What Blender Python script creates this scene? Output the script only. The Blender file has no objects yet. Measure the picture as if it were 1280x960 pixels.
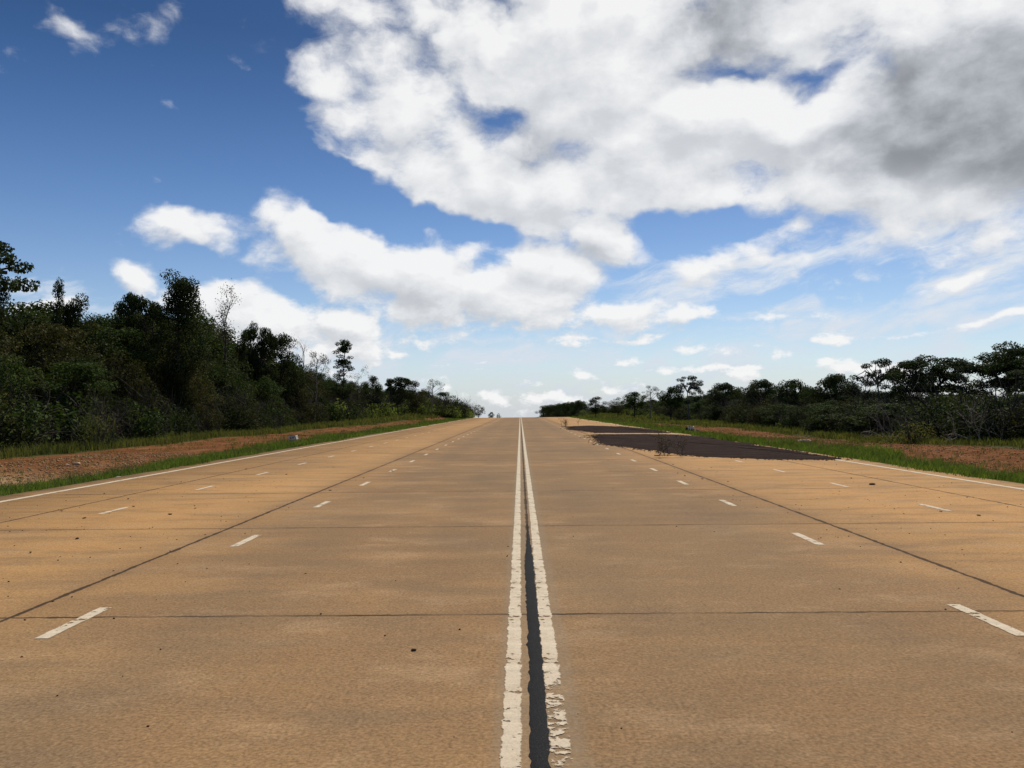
import bpy, math, random
import numpy as np
from mathutils import Vector, Matrix

SC = bpy.context.scene
COL = SC.collection
R = math.radians

# ------------------------------------------------------------------ camera
CAM_H = 1.63
F_PX = 1036.0                       # focal length in pixels of the 1280 px wide photograph
cam_d = bpy.data.cameras.new('camera')
cam_d.sensor_width = 36.0
cam_d.lens = 36.0 * F_PX / 1280.0
cam_d.clip_start = 0.1
cam_d.clip_end = 20000
cam = bpy.data.objects.new('camera', cam_d)
COL.objects.link(cam)
CAM_R = (Matrix.Rotation(R(0.55), 3, 'Z') @ Matrix.Rotation(R(90 + 1.77), 3, 'X') @ Matrix.Rotation(R(-0.54), 3, 'Z'))
cam.matrix_world = Matrix.Translation((0, 0, CAM_H)) @ CAM_R.to_4x4()
SC.camera = cam

# ------------------------------------------------------------------ exposure, sun
SC.view_settings.view_transform = 'Standard'
SC.view_settings.look = 'None'
SC.view_settings.exposure = 0.0
SC.view_settings.gamma = 1.0
SC.view_settings.use_curve_mapping = False
SC.cycles.max_bounces = 5
SC.cycles.diffuse_bounces = 3
SC.cycles.transmission_bounces = 3
SC.cycles.transparent_max_bounces = 8
SC.cycles.caustics_reflective = False
SC.cycles.caustics_refractive = False

SUN_EL, SUN_AZ = R(52), R(24)       # in front of the viewer, to the right
sun_v = Vector((math.sin(SUN_AZ) * math.cos(SUN_EL), math.cos(SUN_AZ) * math.cos(SUN_EL), math.sin(SUN_EL)))
sd = bpy.data.lights.new('sun', 'SUN')
sd.energy = 4.2
sd.angle = R(0.6)
sd.color = (1.0, 0.93, 0.83)
sun = bpy.data.objects.new('sun', sd)
COL.objects.link(sun)
sun.location = (60, 60, 120)
sun.rotation_euler = (-sun_v).to_track_quat('-Z', 'Y').to_euler()


def pix_dir(px, py):
    return (CAM_R @ Vector(((px - 640) / F_PX, (480 - py) / F_PX, -1.0))).normalized()


# ------------------------------------------------------------------ node helper
class NB:
    def __init__(self, tree):
        self.t = tree
        self.n = tree.nodes
        self.l = tree.links

    def put(self, sock, v):
        if isinstance(v, bpy.types.NodeSocket):
            self.l.new(v, sock)
        elif v is not None:
            sock.default_value = v

    def node(self, typ, **kw):
        nd = self.n.new(typ)
        for k, v in kw.items():
            setattr(nd, k, v)
        return nd

    def m(self, op, a, b=None, c=None, clamp=False):
        nd = self.node('ShaderNodeMath', operation=op, use_clamp=clamp)
        self.put(nd.inputs[0], a)
        self.put(nd.inputs[1], b)
        self.put(nd.inputs[2], c)
        return nd.outputs[0]

    def vm(self, op, a, b=None, scale=None):
        nd = self.node('ShaderNodeVectorMath', operation=op)
        self.put(nd.inputs[0], a)
        self.put(nd.inputs[1], b)
        if scale is not None:
            self.put(nd.inputs['Scale'], scale)
        return nd.outputs['Value'] if op in ('LENGTH', 'DOT_PRODUCT', 'DISTANCE') else nd.outputs[0]

    def sep(self, v):
        nd = self.node('ShaderNodeSeparateXYZ')
        self.put(nd.inputs[0], v)
        return nd.outputs

    def comb(self, x, y, z=0.0):
        nd = self.node('ShaderNodeCombineXYZ')
        self.put(nd.inputs[0], x)
        self.put(nd.inputs[1], y)
        self.put(nd.inputs[2], z)
        return nd.outputs[0]

    def noise(self, vec, scale, detail=4, rough=0.5, lac=2.0, dims='3D', color=False, dist=0.0):
        nd = self.node('ShaderNodeTexNoise', noise_dimensions=dims)
        self.put(nd.inputs['Vector'], vec)
        nd.inputs['Scale'].default_value = scale
        nd.inputs['Detail'].default_value = detail
        nd.inputs['Roughness'].default_value = rough
        nd.inputs['Lacunarity'].default_value = lac
        nd.inputs['Distortion'].default_value = dist
        return nd.outputs['Color' if color else 'Fac']

    def ss(self, v, a, b, lo=0.0, hi=1.0):
        nd = self.node('ShaderNodeMapRange', interpolation_type='SMOOTHSTEP')
        self.put(nd.inputs[0], v)
        nd.inputs[1].default_value = a
        nd.inputs[2].default_value = b
        nd.inputs[3].default_value = lo
        nd.inputs[4].default_value = hi
        return nd.outputs[0]

    def lin(self, v, a, b, lo=0.0, hi=1.0):
        nd = self.node('ShaderNodeMapRange')
        self.put(nd.inputs[0], v)
        nd.inputs[1].default_value = a
        nd.inputs[2].default_value = b
        nd.inputs[3].default_value = lo
        nd.inputs[4].default_value = hi
        return nd.outputs[0]

    def mix(self, fac, a, b, blend='MIX'):
        nd = self.node('ShaderNodeMix', data_type='RGBA', blend_type=blend)
        self.put(nd.inputs[0], fac)
        self.put(nd.inputs[6], a if isinstance(a, bpy.types.NodeSocket) else (*a, 1.0))
        self.put(nd.inputs[7], b if isinstance(b, bpy.types.NodeSocket) else (*b, 1.0))
        return nd.outputs[2]


# ------------------------------------------------------------------ sky
def blob(px, py, rx, ry, rot=0.0, w=1.0):
    d = pix_dir(px, py)
    az, el = math.atan2(d.x, d.y), math.asin(d.z)
    k = math.cos(az) / F_PX * 1.0
    return (az, el, rx * k * math.cos(az) ** .5, ry * k, R(-rot), w)


# clouds as patches of the sky: azimuth, elevation, radii, tilt, weight
CUMULUS = [blob(*b) for b in [
    (700, 90, 330, 210, 0, 1.0), (940, 120, 420, 220, 0, 1.15), (1180, 120, 330, 230, 0, 1.15), (520, 140, 190, 130, 10, .85),
    (590, 25, 180, 110, 0, .85), (640, 235, 260, 80, 8, .95), (860, 230, 280, 80, 0, .9), (1080, 225, 260, 75, 0, .95),
    (1250, 225, 70, 45, 0, .8), (760, 300, 170, 70, 12, .75), (400, 100, 80, 45, 10, .65), (430, 15, 90, 60, 30, .6),
    # the long bank lower left of it
    (430, 312, 150, 70, 12, 1.1), (350, 285, 70, 38, 10, .8), (530, 345, 140, 80, 16, 1.1), (640, 370, 130, 70, 10, .95),
    (700, 335, 120, 60, 10, .85), (760, 392, 110, 34, 5, .8), (850, 396, 55, 20, 0, .7), (920, 308, 75, 26, 25, .65),
    (240, 290, 70, 32, 20, .8), (285, 312, 50, 28, 35, .6),
    # low cumulus near the horizon
    (165, 355, 45, 34, 0, .8), (60, 378, 90, 24, 0, .8), (318, 402, 92, 50, 16, 1.0), (270, 385, 70, 45, 10, .8), (392, 444, 55, 22, 0, .6),
    (432, 410, 52, 26, 0, .85), (440, 437, 70, 20, 0, .8), (535, 425, 52, 17, 5, .6), (505, 440, 60, 9, 0, .55),
    (555, 482, 34, 20, 10, .7), (620, 500, 30, 14, 20, .6), (690, 500, 85, 17, 0, .85), (715, 470, 26, 13, 0, .65),
    (885, 440, 50, 11, 0, .5), (992, 441, 26, 15, 0, .65), (1055, 460, 40, 16, 0, .7), (1100, 462, 50, 16, 0, .7),
    (770, 452, 50, 9, 0, .5), (820, 420, 60, 10, -4, .45), (660, 482, 40, 10, 0, .55), (760, 488, 40, 12, 0, .55), (600, 460, 50, 8, 0, .5), (930, 470, 40, 10, 0, .5), (90, 22, 45, 36, 45, .48), (297, 66, 50, 22, 20, .55), (1050, 372, 40, 14, 0, .35),
    (1300, 232, 50, 40, 0, .8),
    # bright streaks low on the right
    (1215, 345, 105, 17, -22, .72), (1150, 283, 90, 13, -5, .62), (1165, 302, 60, 10, -12, .6), (1010, 326, 140, 13, -8, .58),
    (1255, 395, 80, 10, -12, .66), (960, 398, 130, 8, -3, .48), (1110, 420, 170, 8, -3, .5), (740, 428, 150, 7, 0, .48), (590, 452, 120, 7, 0, .46), (900, 462, 160, 6, 0, .46)]]
HOLES = [blob(*b) for b in [
    (925, 82, 85, 45, 0, .85), (1000, 92, 100, 45, 10, .75), (600, 158, 80, 28, 0, .33), (590, 12, 60, 26, 0, .55), (870, 285, 95, 34, 0, .6),
    (400, 222, 190, 34, 22, .9), (560, 276, 110, 20, 14, .6), (620, 318, 24, 34, 30, .3), (300, 150, 70, 120, 0, .6), (270, 330, 60, 30, 0, .3)]]
GREY = [blob(*b) for b in [
    (1195, 130, 165, 105, -14, 1.4), (1290, 150, 170, 100, 0, 1.4), (900, 30, 110, 65, 0, .8), (950, 70, 120, 40, 0, .4), (640, 190, 170, 60, 10, .5), (560, 60, 90, 40, 0, .3),
    (1050, 170, 160, 70, 0, .35), (560, 385, 150, 40, 14, .35), (760, 310, 150, 40, 10, .35)]]
CIRRUS = [blob(*b) for b in [
    (1120, 290, 190, 70, -6, .8), (960, 335, 250, 36, -8, 1.1), (1215, 345, 120, 28, -22, 1.25), (1060, 410, 420, 50, -4, .8),
    (700, 440, 560, 55, 0, .8), (1250, 398, 150, 20, -12, 1.1), (80, 372, 170, 40, 0, .7), (1150, 265, 110, 24, -8, .7), (430, 350, 120, 22, 10, .35),
    (640, 480, 600, 40, 0, .75)]]

world = bpy.data.worlds.new('World')
SC.world = world
world.use_nodes = True
world.cycles.sampling_method = 'MANUAL'
world.cycles.sample_map_resolution = 512
wt = world.node_tree
wt.nodes.clear()


def blob_cover(b, vec, blobs, smooth=0.06):
    cov = None
    for (az, el, rx, ry, rot, w) in blobs:
        mp = b.node('ShaderNodeMapping', vector_type='TEXTURE')
        b.put(mp.inputs[0], vec)
        mp.inputs[1].default_value = (az, el, 0)
        mp.inputs[2].default_value = (0, 0, rot)
        mp.inputs[3].default_value = (rx * 1.25, ry * 1.25, 1)
        g = b.node('ShaderNodeTexGradient', gradient_type='SPHERICAL')
        b.put(g.inputs[0], mp.outputs[0])
        v = b.m('MULTIPLY', g.outputs['Fac'], w)
        cov = v if cov is None else b.m('SMOOTH_MAX', cov, v, smooth)
    return cov


def make_cloud_group():
    g = bpy.data.node_groups.new('cumulus_field', 'ShaderNodeTree')
    g.interface.new_socket('Vector', in_out='INPUT', socket_type='NodeSocketVector')
    g.interface.new_socket('Value', in_out='OUTPUT', socket_type='NodeSocketFloat')
    b = NB(g)
    gi = b.node('NodeGroupInput')
    go = b.node('NodeGroupOutput')
    v = gi.outputs[0]
    s = b.sep(v)
    q = b.vm('MULTIPLY', b.vm('ADD', v, (2.3, 1.7, .4)), (2.2, 3.1, 1.0))
    warp = b.vm('SUBTRACT', b.noise(q, 3.2, 4, 0.6, color=True), (0.5, 0.5, 0.5))
    wv = b.vm('MULTIPLY', warp, b.comb(b.lin(s[1], 0, .4, .05, .17), b.lin(s[1], 0, .4, .02, .13), 0.0))
    cov = blob_cover(b, b.vm('ADD', v, wv), CUMULUS)
    hol = blob_cover(b, b.vm('ADD', v, wv), HOLES)
    cov = b.m('SUBTRACT', cov, b.m('MULTIPLY', hol, 1.1))
    q2 = b.vm('ADD', q, b.vm('SCALE', warp, None, scale=0.16))
    f1 = b.noise(q2, 3.4, 10, 0.635)
    vo = b.node('ShaderNodeTexVoronoi', feature='SMOOTH_F1', voronoi_dimensions='2D')
    b.put(vo.inputs['Vector'], q2)
    vo.inputs['Scale'].default_value = 8.5
    vo.inputs['Smoothness'].default_value = .35
    puff = b.m('SUBTRACT', .45, vo.outputs['Distance'])
    val = b.m('ADD', cov, b.m('MULTIPLY', b.m('SUBTRACT', f1, 0.5), 1.25))
    val = b.m('ADD', val, b.m('MULTIPLY', puff, .36))
    f2 = b.noise(b.vm('MULTIPLY', v, (24.0, 40.0, 1.0)), 1.0, 5, .65)
    val = b.m('ADD', val, b.m('MULTIPLY', b.m('SUBTRACT', f2, .5), b.lin(s[1], .03, .16, 1.7, .25)))
    b.l.new(val, go.inputs[0])
    return g


def build_sky():
    b = NB(wt)
    tc = b.node('ShaderNodeTexCoord')
    d = b.vm('NORMALIZE', tc.outputs['Generated'])
    x, y, z = b.sep(d)
    az = b.m('ARCTAN2', x, y)
    el = b.m('ARCSINE', z)
    v = b.comb(az, el, 0.0)
    sky = b.node('ShaderNodeTexSky', sky_type='NISHITA')
    sky.sun_disc = False
    sky.sun_elevation = SUN_EL
    sky.sun_rotation = SUN_AZ
    sky.altitude = 300
    sky.air_density = 1.0
    sky.dust_density = 0.6
    sky.ozone_density = 4.0
    hs = b.node('ShaderNodeHueSaturation')
    hs.inputs['Saturation'].default_value = 1.36
    hs.inputs['Hue'].default_value = .508
    b.put(hs.inputs['Value'], b.lin(el, .06, .42, 1.12, .47))
    b.put(hs.inputs['Color'], sky.outputs[0])
    col = hs.outputs[0]
    # thin high cloud
    rot = b.node('ShaderNodeMapping')
    b.put(rot.inputs[0], v)
    rot.inputs[2].default_value = (0, 0, R(-10))
    st = b.vm('MULTIPLY', rot.outputs[0], (4.2, 17.0, 1.0))
    w2 = b.vm('SCALE', b.vm('SUBTRACT', b.noise(v, 7.0, 3, .5, color=True), (.5, .5, .5)), None, scale=1.5)
    cn = b.noise(b.vm('ADD', st, w2), 1.6, 8, 0.6)
    cm = blob_cover(b, v, CIRRUS, 0.04)
    ci = b.ss(b.m('ADD', cm, b.m('MULTIPLY', b.m('SUBTRACT', cn, 0.5), 3.8)), 0.14, 1.0)
    fine = b.noise(b.vm('MULTIPLY', b.vm('ADD', rot.outputs[0], b.vm('SCALE', w2, None, scale=.03)), (11.0, 52.0, 1.0)), 1.0, 6, .68)
    ci = b.m('MULTIPLY', ci, b.ss(cm, .02, .22))
    ci = b.m('MULTIPLY', ci, b.ss(fine, .34, .62, .30, 1.0))
    ci = b.m('MULTIPLY', ci, .95)
    col = b.mix(ci, col, (7.8, 8.3, 8.9))
    # low pale veil
    veil = b.m('MULTIPLY', b.m('EXPONENT', b.m('MULTIPLY', b.m('MAXIMUM', el, 0.0), -7.5)), 0.74)
    col = b.mix(veil, col, (5.6, 6.3, 7.5))
    # cumulus
    grp = make_cloud_group()
    g1 = b.node('ShaderNodeGroup', node_tree=grp)
    b.put(g1.inputs[0], v)
    g2 = b.node('ShaderNodeGroup', node_tree=grp)
    dl = b.comb(b.lin(el, 0, .4, .004, .012), b.lin(el, 0, .4, .008, .035), 0.0)
    b.put(g2.inputs[0], b.vm('ADD', v, dl))
    D = b.ss(b.m('DIVIDE', b.m('SUBTRACT', g1.outputs[0], b.lin(el, .08, .4, .22, .13)), b.lin(el, .08, .4, .30, .50)), 0.0, 1.0)
    up = b.m('SMOOTH_MAX', b.m('SUBTRACT', g1.outputs[0], g2.outputs[0]), -.26, .30)       # > 0 on the sunlit upper flank
    light = b.m('ADD', b.m('MULTIPLY', up, .95), 0.80)
    thick = b.ss(g1.outputs[0], 0.5, 1.5)
    light = b.m('SUBTRACT', light, b.m('MULTIPLY', thick, 0.12))
    gm = blob_cover(b, v, GREY, 0.04)
    soft = b.noise(v, 6.0, 4, .55)
    gr = b.ss(b.m('ADD', gm, b.m('MULTIPLY', b.m('SUBTRACT', soft, .5), .6)), 0.10, 0.80)
    light = b.lin(b.m('SUBTRACT', light, b.m('MULTIPLY', gr, 0.56)), -.35, 1.0)
    ramp = b.node('ShaderNodeValToRGB')
    cr = ramp.color_ramp
    cr.elements[0].position, cr.elements[0].color = 0.0, (.20, .212, .228, 1)
    cr.elements[1].position, cr.elements[1].color = 1.0, (1.0, 1.0, 1.0, 1)
    e = cr.elements.new(0.27)
    e.color = (.31, .325, .35, 1)
    e = cr.elements.new(0.52)
    e.color = (.52, .545, .585, 1)
    e = cr.elements.new(0.74)
    e.color = (.78, .80, .83, 1)
    b.put(ramp.inputs[0], light)
    cc = b.vm('SCALE', ramp.outputs[0], None, scale=9.2)
    col = b.mix(b.m('MULTIPLY', D, .97), col, cc)
    bg = b.node('ShaderNodeBackground')
    bg.inputs['Strength'].default_value = 0.1
    b.put(bg.inputs['Color'], col)
    out = b.node('ShaderNodeOutputWorld')
    b.l.new(bg.outputs[0], out.inputs[0])


build_sky()


# ------------------------------------------------------------------ terrain shape
def smooth(a, b, x):
    t = np.clip((np.asarray(x, float) - a) / (b - a), 0, 1)
    return t * t * (3 - 2 * t)


def crest(y):
    y = np.asarray(y, float)
    d = np.maximum(y - 160.0, 0)
    lim = 55.0
    return np.where(d < lim, -0.0002 * d * d, -0.0002 * lim * lim - 0.0004 * lim * (d - lim))


_rs = np.random.RandomState(5)
_wav = [(_rs.uniform(.04, .5), _rs.uniform(0, 6.28), _rs.uniform(0, 6.28)) for _ in range(14)]


def bumps(x, y):
    s = 0
    for (f, a, p) in _wav:
        s = s + np.sin(f * (x * math.cos(a) + y * math.sin(a)) + p) * min(0.05, .012 / f)
    return s


def left_line(y):                   # where the forest begins on the left
    return -25.5 + 13.0 * smooth(105, 185, y)


def right_line(y):
    return 20.0 + 3.0 * smooth(60, 110, y) - 8.0 * smooth(135, 190, y)


def gz(x, y):
    x = np.asarray(x, float)
    y = np.asarray(y, float)
    out = np.abs(x) - 10.35
    z = crest(y) - 0.10 + bumps(x, y) * smooth(0.3, 4, out)
    # banks towards the crest
    z = z + smooth(0, 9, -x - 11.0) * 2.2 * smooth(90, 160, y) * (1 - smooth(230, 300, y))
    z = z + smooth(0, 9, x - 11.5) * 1.0 * smooth(110, 170, y) * (1 - smooth(230, 300, y))
    # ground rises gently into the left forest
    z = z + smooth(0, 25, left_line(y) - x) * 1.2
    z = np.where(out < 0, crest(y) - 0.12, z)
    return z


def gzf(x, y):
    return float(gz(x, y))


def at(px, py, Y):
    """point at depth Y that shows at photograph pixel (px, py)"""
    d = pix_dir(px, py)
    k = Y / d.y
    return Vector((d.x * k, Y, CAM_H + d.z * k))


def ground_at(px, py):
    """point of the flat road plane seen at photograph pixel (px, py)"""
    d = pix_dir(px, py)
    k = CAM_H / -d.z
    return (d.x * k, d.y * k)


# ------------------------------------------------------------------ object helpers
def mesh_np(name, V, F, sizes=None, mats=(), smooth_sh=False, mat_idx=None):
    """mesh from arrays: F flat loop indices with polygon sizes, or an (n,k) array"""
    V = np.asarray(V, np.float32)
    if sizes is None:
        F = np.asarray(F, np.int32)
        sizes = np.full(len(F), F.shape[1], np.int32)
        F = F.ravel()
    F = np.asarray(F, np.int32)
    sizes = np.asarray(sizes, np.int32)
    me = bpy.data.meshes.new(name)
    me.vertices.add(len(V))
    me.vertices.foreach_set('co', V.ravel())
    me.loops.add(len(F))
    me.loops.foreach_set('vertex_index', F)
    me.polygons.add(len(sizes))
    st = np.zeros(len(sizes), np.int32)
    st[1:] = np.cumsum(sizes)[:-1]
    me.polygons.foreach_set('loop_start', st)
    if mat_idx is not None:
        me.polygons.foreach_set('material_index', np.asarray(mat_idx, np.int32))
    if smooth_sh:
        me.polygons.foreach_set('use_smooth', np.ones(len(sizes), bool))
    for m_ in mats:
        me.materials.append(m_)
    me.update(calc_edges=True)
    me.validate()
    return me


def link(name, data, parent=None, loc=(0, 0, 0), rz=0.0, scale=None):
    o = bpy.data.objects.new(name, data)
    COL.objects.link(o)
    o.location = loc
    o.rotation_euler = (0, 0, rz)
    if scale is not None:
        o.scale = scale
    if parent is not None:
        o.parent = parent
    return o


def tag(o, label, cat, group=None, kind=None):
    if label:
        o['label'] = label
    if cat:
        o['category'] = cat
    if group:
        o['group'] = group
    if kind:
        o['kind'] = kind
    return o


class Geo:
    """collects polygons"""
    def __init__(self):
        self.v, self.f, self.n = [], [], 0
        self.s = []

    def add(self, V, F):
        V = np.asarray(V, float)
        F = np.asarray(F, int)
        self.v.append(V)
        self.f.append((F + self.n).ravel())
        self.s.append(np.full(len(F), F.shape[1], int))
        self.n += len(V)

    def tube(self, pts, radii, sides=6):
        pts = np.asarray(pts, float)
        n = len(pts)
        t = np.gradient(pts, axis=0)
        t /= np.linalg.norm(t, axis=1)[:, None] + 1e-9
        ref = np.array([0.31, 0.92, 0.17])
        a = np.cross(t, ref)
        a /= np.linalg.norm(a, axis=1)[:, None] + 1e-9
        b = np.cross(t, a)
        ang = np.linspace(0, 2 * np.pi, sides, endpoint=False)
        ring = (a[:, None, :] * np.cos(ang)[None, :, None] + b[:, None, :] * np.sin(ang)[None, :, None])
        V = (pts[:, None, :] + ring * np.asarray(radii, float)[:, None, None]).reshape(-1, 3)
        i = np.arange(n - 1)[:, None] * sides
        j = np.arange(sides)[None, :]
        k = (np.arange(sides)[None, :] + 1) % sides
        F = np.stack([i + j, i + k, i + sides + k, i + sides + j], -1).reshape(-1, 4)
        self.add(V, F)

    def mesh(self, name, mats, smooth_sh=False):
        return mesh_np(name, np.concatenate(self.v), np.concatenate(self.f), np.concatenate(self.s), mats, smooth_sh)


# ------------------------------------------------------------------ materials
def new_mat(name):
    m_ = bpy.data.materials.new(name)
    m_.use_nodes = True
    m_.node_tree.nodes.clear()
    return m_, NB(m_.node_tree)


def finish(b, bsdf_out, disp=None):
    o = b.node('ShaderNodeOutputMaterial')
    b.l.new(bsdf_out, o.inputs[0])


def principled(b, col, rough=0.8, spec=0.3, normal=None, alpha=None):
    p = b.node('ShaderNodeBsdfPrincipled')
    b.put(p.inputs['Base Color'], col if isinstance(col, bpy.types.NodeSocket) else (*col, 1))
    b.put(p.inputs['Roughness'], rough)
    b.put(p.inputs['Specular IOR Level'], spec)
    if normal is not None:
        b.put(p.inputs['Normal'], normal)
    if alpha is not None:
        b.put(p.inputs['Alpha'], alpha)
    return p.outputs[0]


def bump(b, h, strength, dist):
    n = b.node('ShaderNodeBump')
    n.inputs['Strength'].default_value = strength
    n.inputs['Distance'].default_value = dist
    b.put(n.inputs['Height'], h)
    return n.outputs[0]


def mat_road():
    m_, b = new_mat('stained_concrete')
    g = b.node('ShaderNodeNewGeometry')
    P = g.outputs['Position']
    x, y, z = b.sep(P)
    ax = b.m('ABSOLUTE', b.m('SUBTRACT', x, 0.08))
    # broad stains, drawn out across the road
    n1 = b.noise(b.vm('MULTIPLY', P, (.22, .5, 1)), 1.0, 5, .6)
    n2 = b.noise(b.vm('MULTIPLY', P, (.5, 1.6, 1)), 1.3, 6, .62)
    n3 = b.noise(b.vm('MULTIPLY', P, (.9, 1.3, 1)), 1.0, 7, .68)
    outer = b.ss(b.m('ADD', ax, b.m('MULTIPLY', b.m('SUBTRACT', n1, .5), 3.0)), 2.6, 5.6)
    col = b.mix(outer, (.272, .168, .083), (.470, .268, .106))
    col = b.mix(b.m('MULTIPLY', b.ss(n1, .45, .68), .6), col, (.372, .228, .105))
    col = b.mix(b.m('MULTIPLY', b.ss(n2, .46, .66), .5), col, (.222, .150, .086))
    col = b.mix(b.m('MULTIPLY', b.ss(n3, .50, .68), .45), col, (.43, .285, .155))
    col = b.mix(b.m('MULTIPLY', b.ss(n3, .48, .32), .28), col, (.225, .132, .066))
    nb0 = b.noise(b.vm('MULTIPLY', P, (.16, .09, 1)), 1.0, 4, .6)
    col = b.mix(b.m('MULTIPLY', b.m('MULTIPLY', b.ss(nb0, .42, .62), .5), b.m('SUBTRACT', 1.0, b.m('MULTIPLY', outer, .7))), col, (.200, .142, .082))
    trk = b.m('ABSOLUTE', b.m('SUBTRACT', b.m('ABSOLUTE', b.m('SUBTRACT', ax, 1.75)), .82))
    trk = b.m('MULTIPLY', b.ss(trk, .55, .05), b.lin(n2, .3, .7, .15, .75))
    col = b.mix(b.m('MULTIPLY', trk, .34), col, (.165, .118, .074))
    spl = b.m('MULTIPLY', b.ss(b.noise(P, 2.4, 5, .75), .62, .72), b.ss(n1, .40, .55))
    col = b.mix(b.m('MULTIPLY', spl, .16), col, (.145, .092, .050))
    # each cast slab differs a little from the next
    sx = b.m('FLOOR', b.m('DIVIDE', b.m('ADD', b.m('SUBTRACT', x, .08), 20.95), 4.19))
    sy = b.m('FLOOR', b.m('DIVIDE', b.m('SUBTRACT', y, 6.65), 5.0))
    wn = b.node('ShaderNodeTexWhiteNoise', noise_dimensions='2D')
    b.put(wn.inputs[0], b.comb(sx, sy, 0))
    col = b.mix(1.0, col, b.mix(wn.outputs['Value'], (.92, .92, .93), (1.07, 1.06, 1.04)), 'MULTIPLY')
    # grit
    g1 = b.noise(P, 46, 2, .6)
    g2 = b.noise(P, 15, 5, .75)
    gr = b.m('ADD', b.m('MULTIPLY', b.m('SUBTRACT', g1, .5), 1.45), b.m('MULTIPLY', b.m('SUBTRACT', g2, .5), .75))
    col = b.vm('SCALE', col, None, scale=b.m('ADD', 1.0, gr))
    # old darker pits
    vo = b.node('ShaderNodeTexVoronoi', feature='DISTANCE_TO_EDGE')
    pit = b.m('MULTIPLY', b.ss(b.noise(P, 9, 4, .8), .70, .76), b.ss(b.noise(P, 1.1, 2, .5), .45, .6))
    b.n.remove(vo)
    col = b.mix(b.m('MULTIPLY', pit, .55), col, (.10, .065, .04))
    # joints
    jn = b.m('MULTIPLY', b.m('SUBTRACT', b.noise(P, 5.0, 4, .7), .5), .07)
    jw = b.m('ADD', .014, b.m('MULTIPLY', b.ss(b.noise(P, 2.3, 3, .6), .35, .7), .014))

    def joint(dist, w_extra=0.0):
        dd = b.m('SUBTRACT', dist, b.m('ADD', jw, w_extra))
        return b.ss(dd, .014, -.004)
    yy = b.m('ADD', b.m('SUBTRACT', y, 6.65), jn)
    fy = b.m('ABSOLUTE', b.m('SUBTRACT', b.m('WRAP', yy, 2.5, -2.5), 0.0))
    tj = b.m('MULTIPLY', joint(fy, -.004), b.lin(b.noise(P, 1.2, 3, .6), .35, .6, .35, 1.0))
    xx = b.m('ADD', ax, jn)
    j1 = joint(b.m('ABSOLUTE', b.m('SUBTRACT', xx, 4.19)), .001)
    j2 = joint(b.m('ABSOLUTE', b.m('SUBTRACT', xx, 7.92)), -.002)
    j0 = joint(b.m('ABSOLUTE', xx), -.004)
    jj = b.m('MAXIMUM', b.m('MAXIMUM', tj, j1), b.m('MAXIMUM', j2, j0))
    halo = b.m('MAXIMUM', b.m('MULTIPLY', b.ss(fy, .22, .0), .5), b.ss(b.m('ABSOLUTE', b.m('SUBTRACT', xx, 4.19)), .3, 0.0))
    col = b.mix(b.m('MULTIPLY', halo, .22), col, (.19, .115, .06))
    col = b.mix(b.m('MULTIPLY', jj, .92), col, (.050, .034, .022))
    # worn greyer strip under the centre marking, dirty edges
    ctr = b.m('MULTIPLY', b.ss(ax, .27, .19), b.lin(b.noise(P, 14, 4, .7), .35, .65, .35, .9))
    ctr = b.m('MULTIPLY', ctr, b.m('SUBTRACT', 1.0, jj))
    col = b.mix(b.m('MULTIPLY', ctr, .6), col, (.27, .215, .145))
    edge = b.ss(b.m('ADD', ax, b.m('MULTIPLY', b.m('SUBTRACT', n2, .5), 1.0)), 9.9, 10.4)
    col = b.mix(b.m('MULTIPLY', edge, .7), col, (.24, .155, .08))
    h = b.m('ADD', b.m('MULTIPLY', gr, .5), b.m('MULTIPLY', jj, -2.0))
    nb = bump(b, h, .5, .006)
    finish(b, principled(b, col, .9, .06, nb))
    return m_


def mat_paint(name, col, hw, rag, wear, end_wear=None):
    """worn paint on a strip whose object x axis runs across it"""
    m_, b = new_mat(name)
    tc = b.node('ShaderNodeTexCoord')
    P = tc.outputs['Object']
    x, y, z = b.sep(P)
    n = b.noise(b.vm('MULTIPLY', P, (5, 8, 1)), 1.0, 6, .68)
    nb_ = b.noise(b.vm('MULTIPLY', P, (2.2, 3.0, 1)), 1.0, 3, .6)
    d = b.m('SUBTRACT', hw, b.m('ABSOLUTE', x))
    d = b.m('ADD', d, b.m('MULTIPLY', b.m('SUBTRACT', n, .48), rag))
    a = b.ss(d, -.004, .006)
    n2 = b.noise(b.vm('MULTIPLY', P, (13, 15, 1)), 1.0, 5, .66)
    lim = b.m('ADD', n2, b.m('MULTIPLY', b.m('SUBTRACT', nb_, .5), .55))
    if end_wear:
        lim = b.m('SUBTRACT', lim, b.m('MULTIPLY', b.ss(y, end_wear + .35, end_wear - .5), .125))
    a = b.m('MULTIPLY', a, b.ss(lim, wear, wear + .05))
    c = b.mix(b.ss(n, .3, .7), [q * .82 for q in col], col)
    c = b.mix(b.m('MULTIPLY', b.ss(nb_, .55, .35), .35), c, (.52, .40, .26))
    c = b.vm('SCALE', c, None, scale=b.lin(b.noise(P, 70, 3, .7), .3, .7, .82, 1.1))
    tr = b.node('ShaderNodeBsdfTransparent')
    mx = b.node('ShaderNodeMixShader')
    b.put(mx.inputs[0], a)
    b.l.new(tr.outputs[0], mx.inputs[1])
    b.l.new(principled(b, c, .85, .08), mx.inputs[2])
    finish(b, mx.outputs[0])
    return m_


def mat_tar():
    m_, b = new_mat('tar_sealant')
    P = b.node('ShaderNodeNewGeometry').outputs['Position']
    n = b.noise(P, 130, 3, .8)
    col = b.mix(b.ss(n, .45, .75), (.018, .018, .019), (.055, .052, .05))
    col = b.mix(b.ss(b.noise(P, 210, 1, .5), .74, .78), col, (.22, .2, .17))
    finish(b, principled(b, col, .9, .06, bump(b, n, .6, .004)))
    return m_


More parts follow.
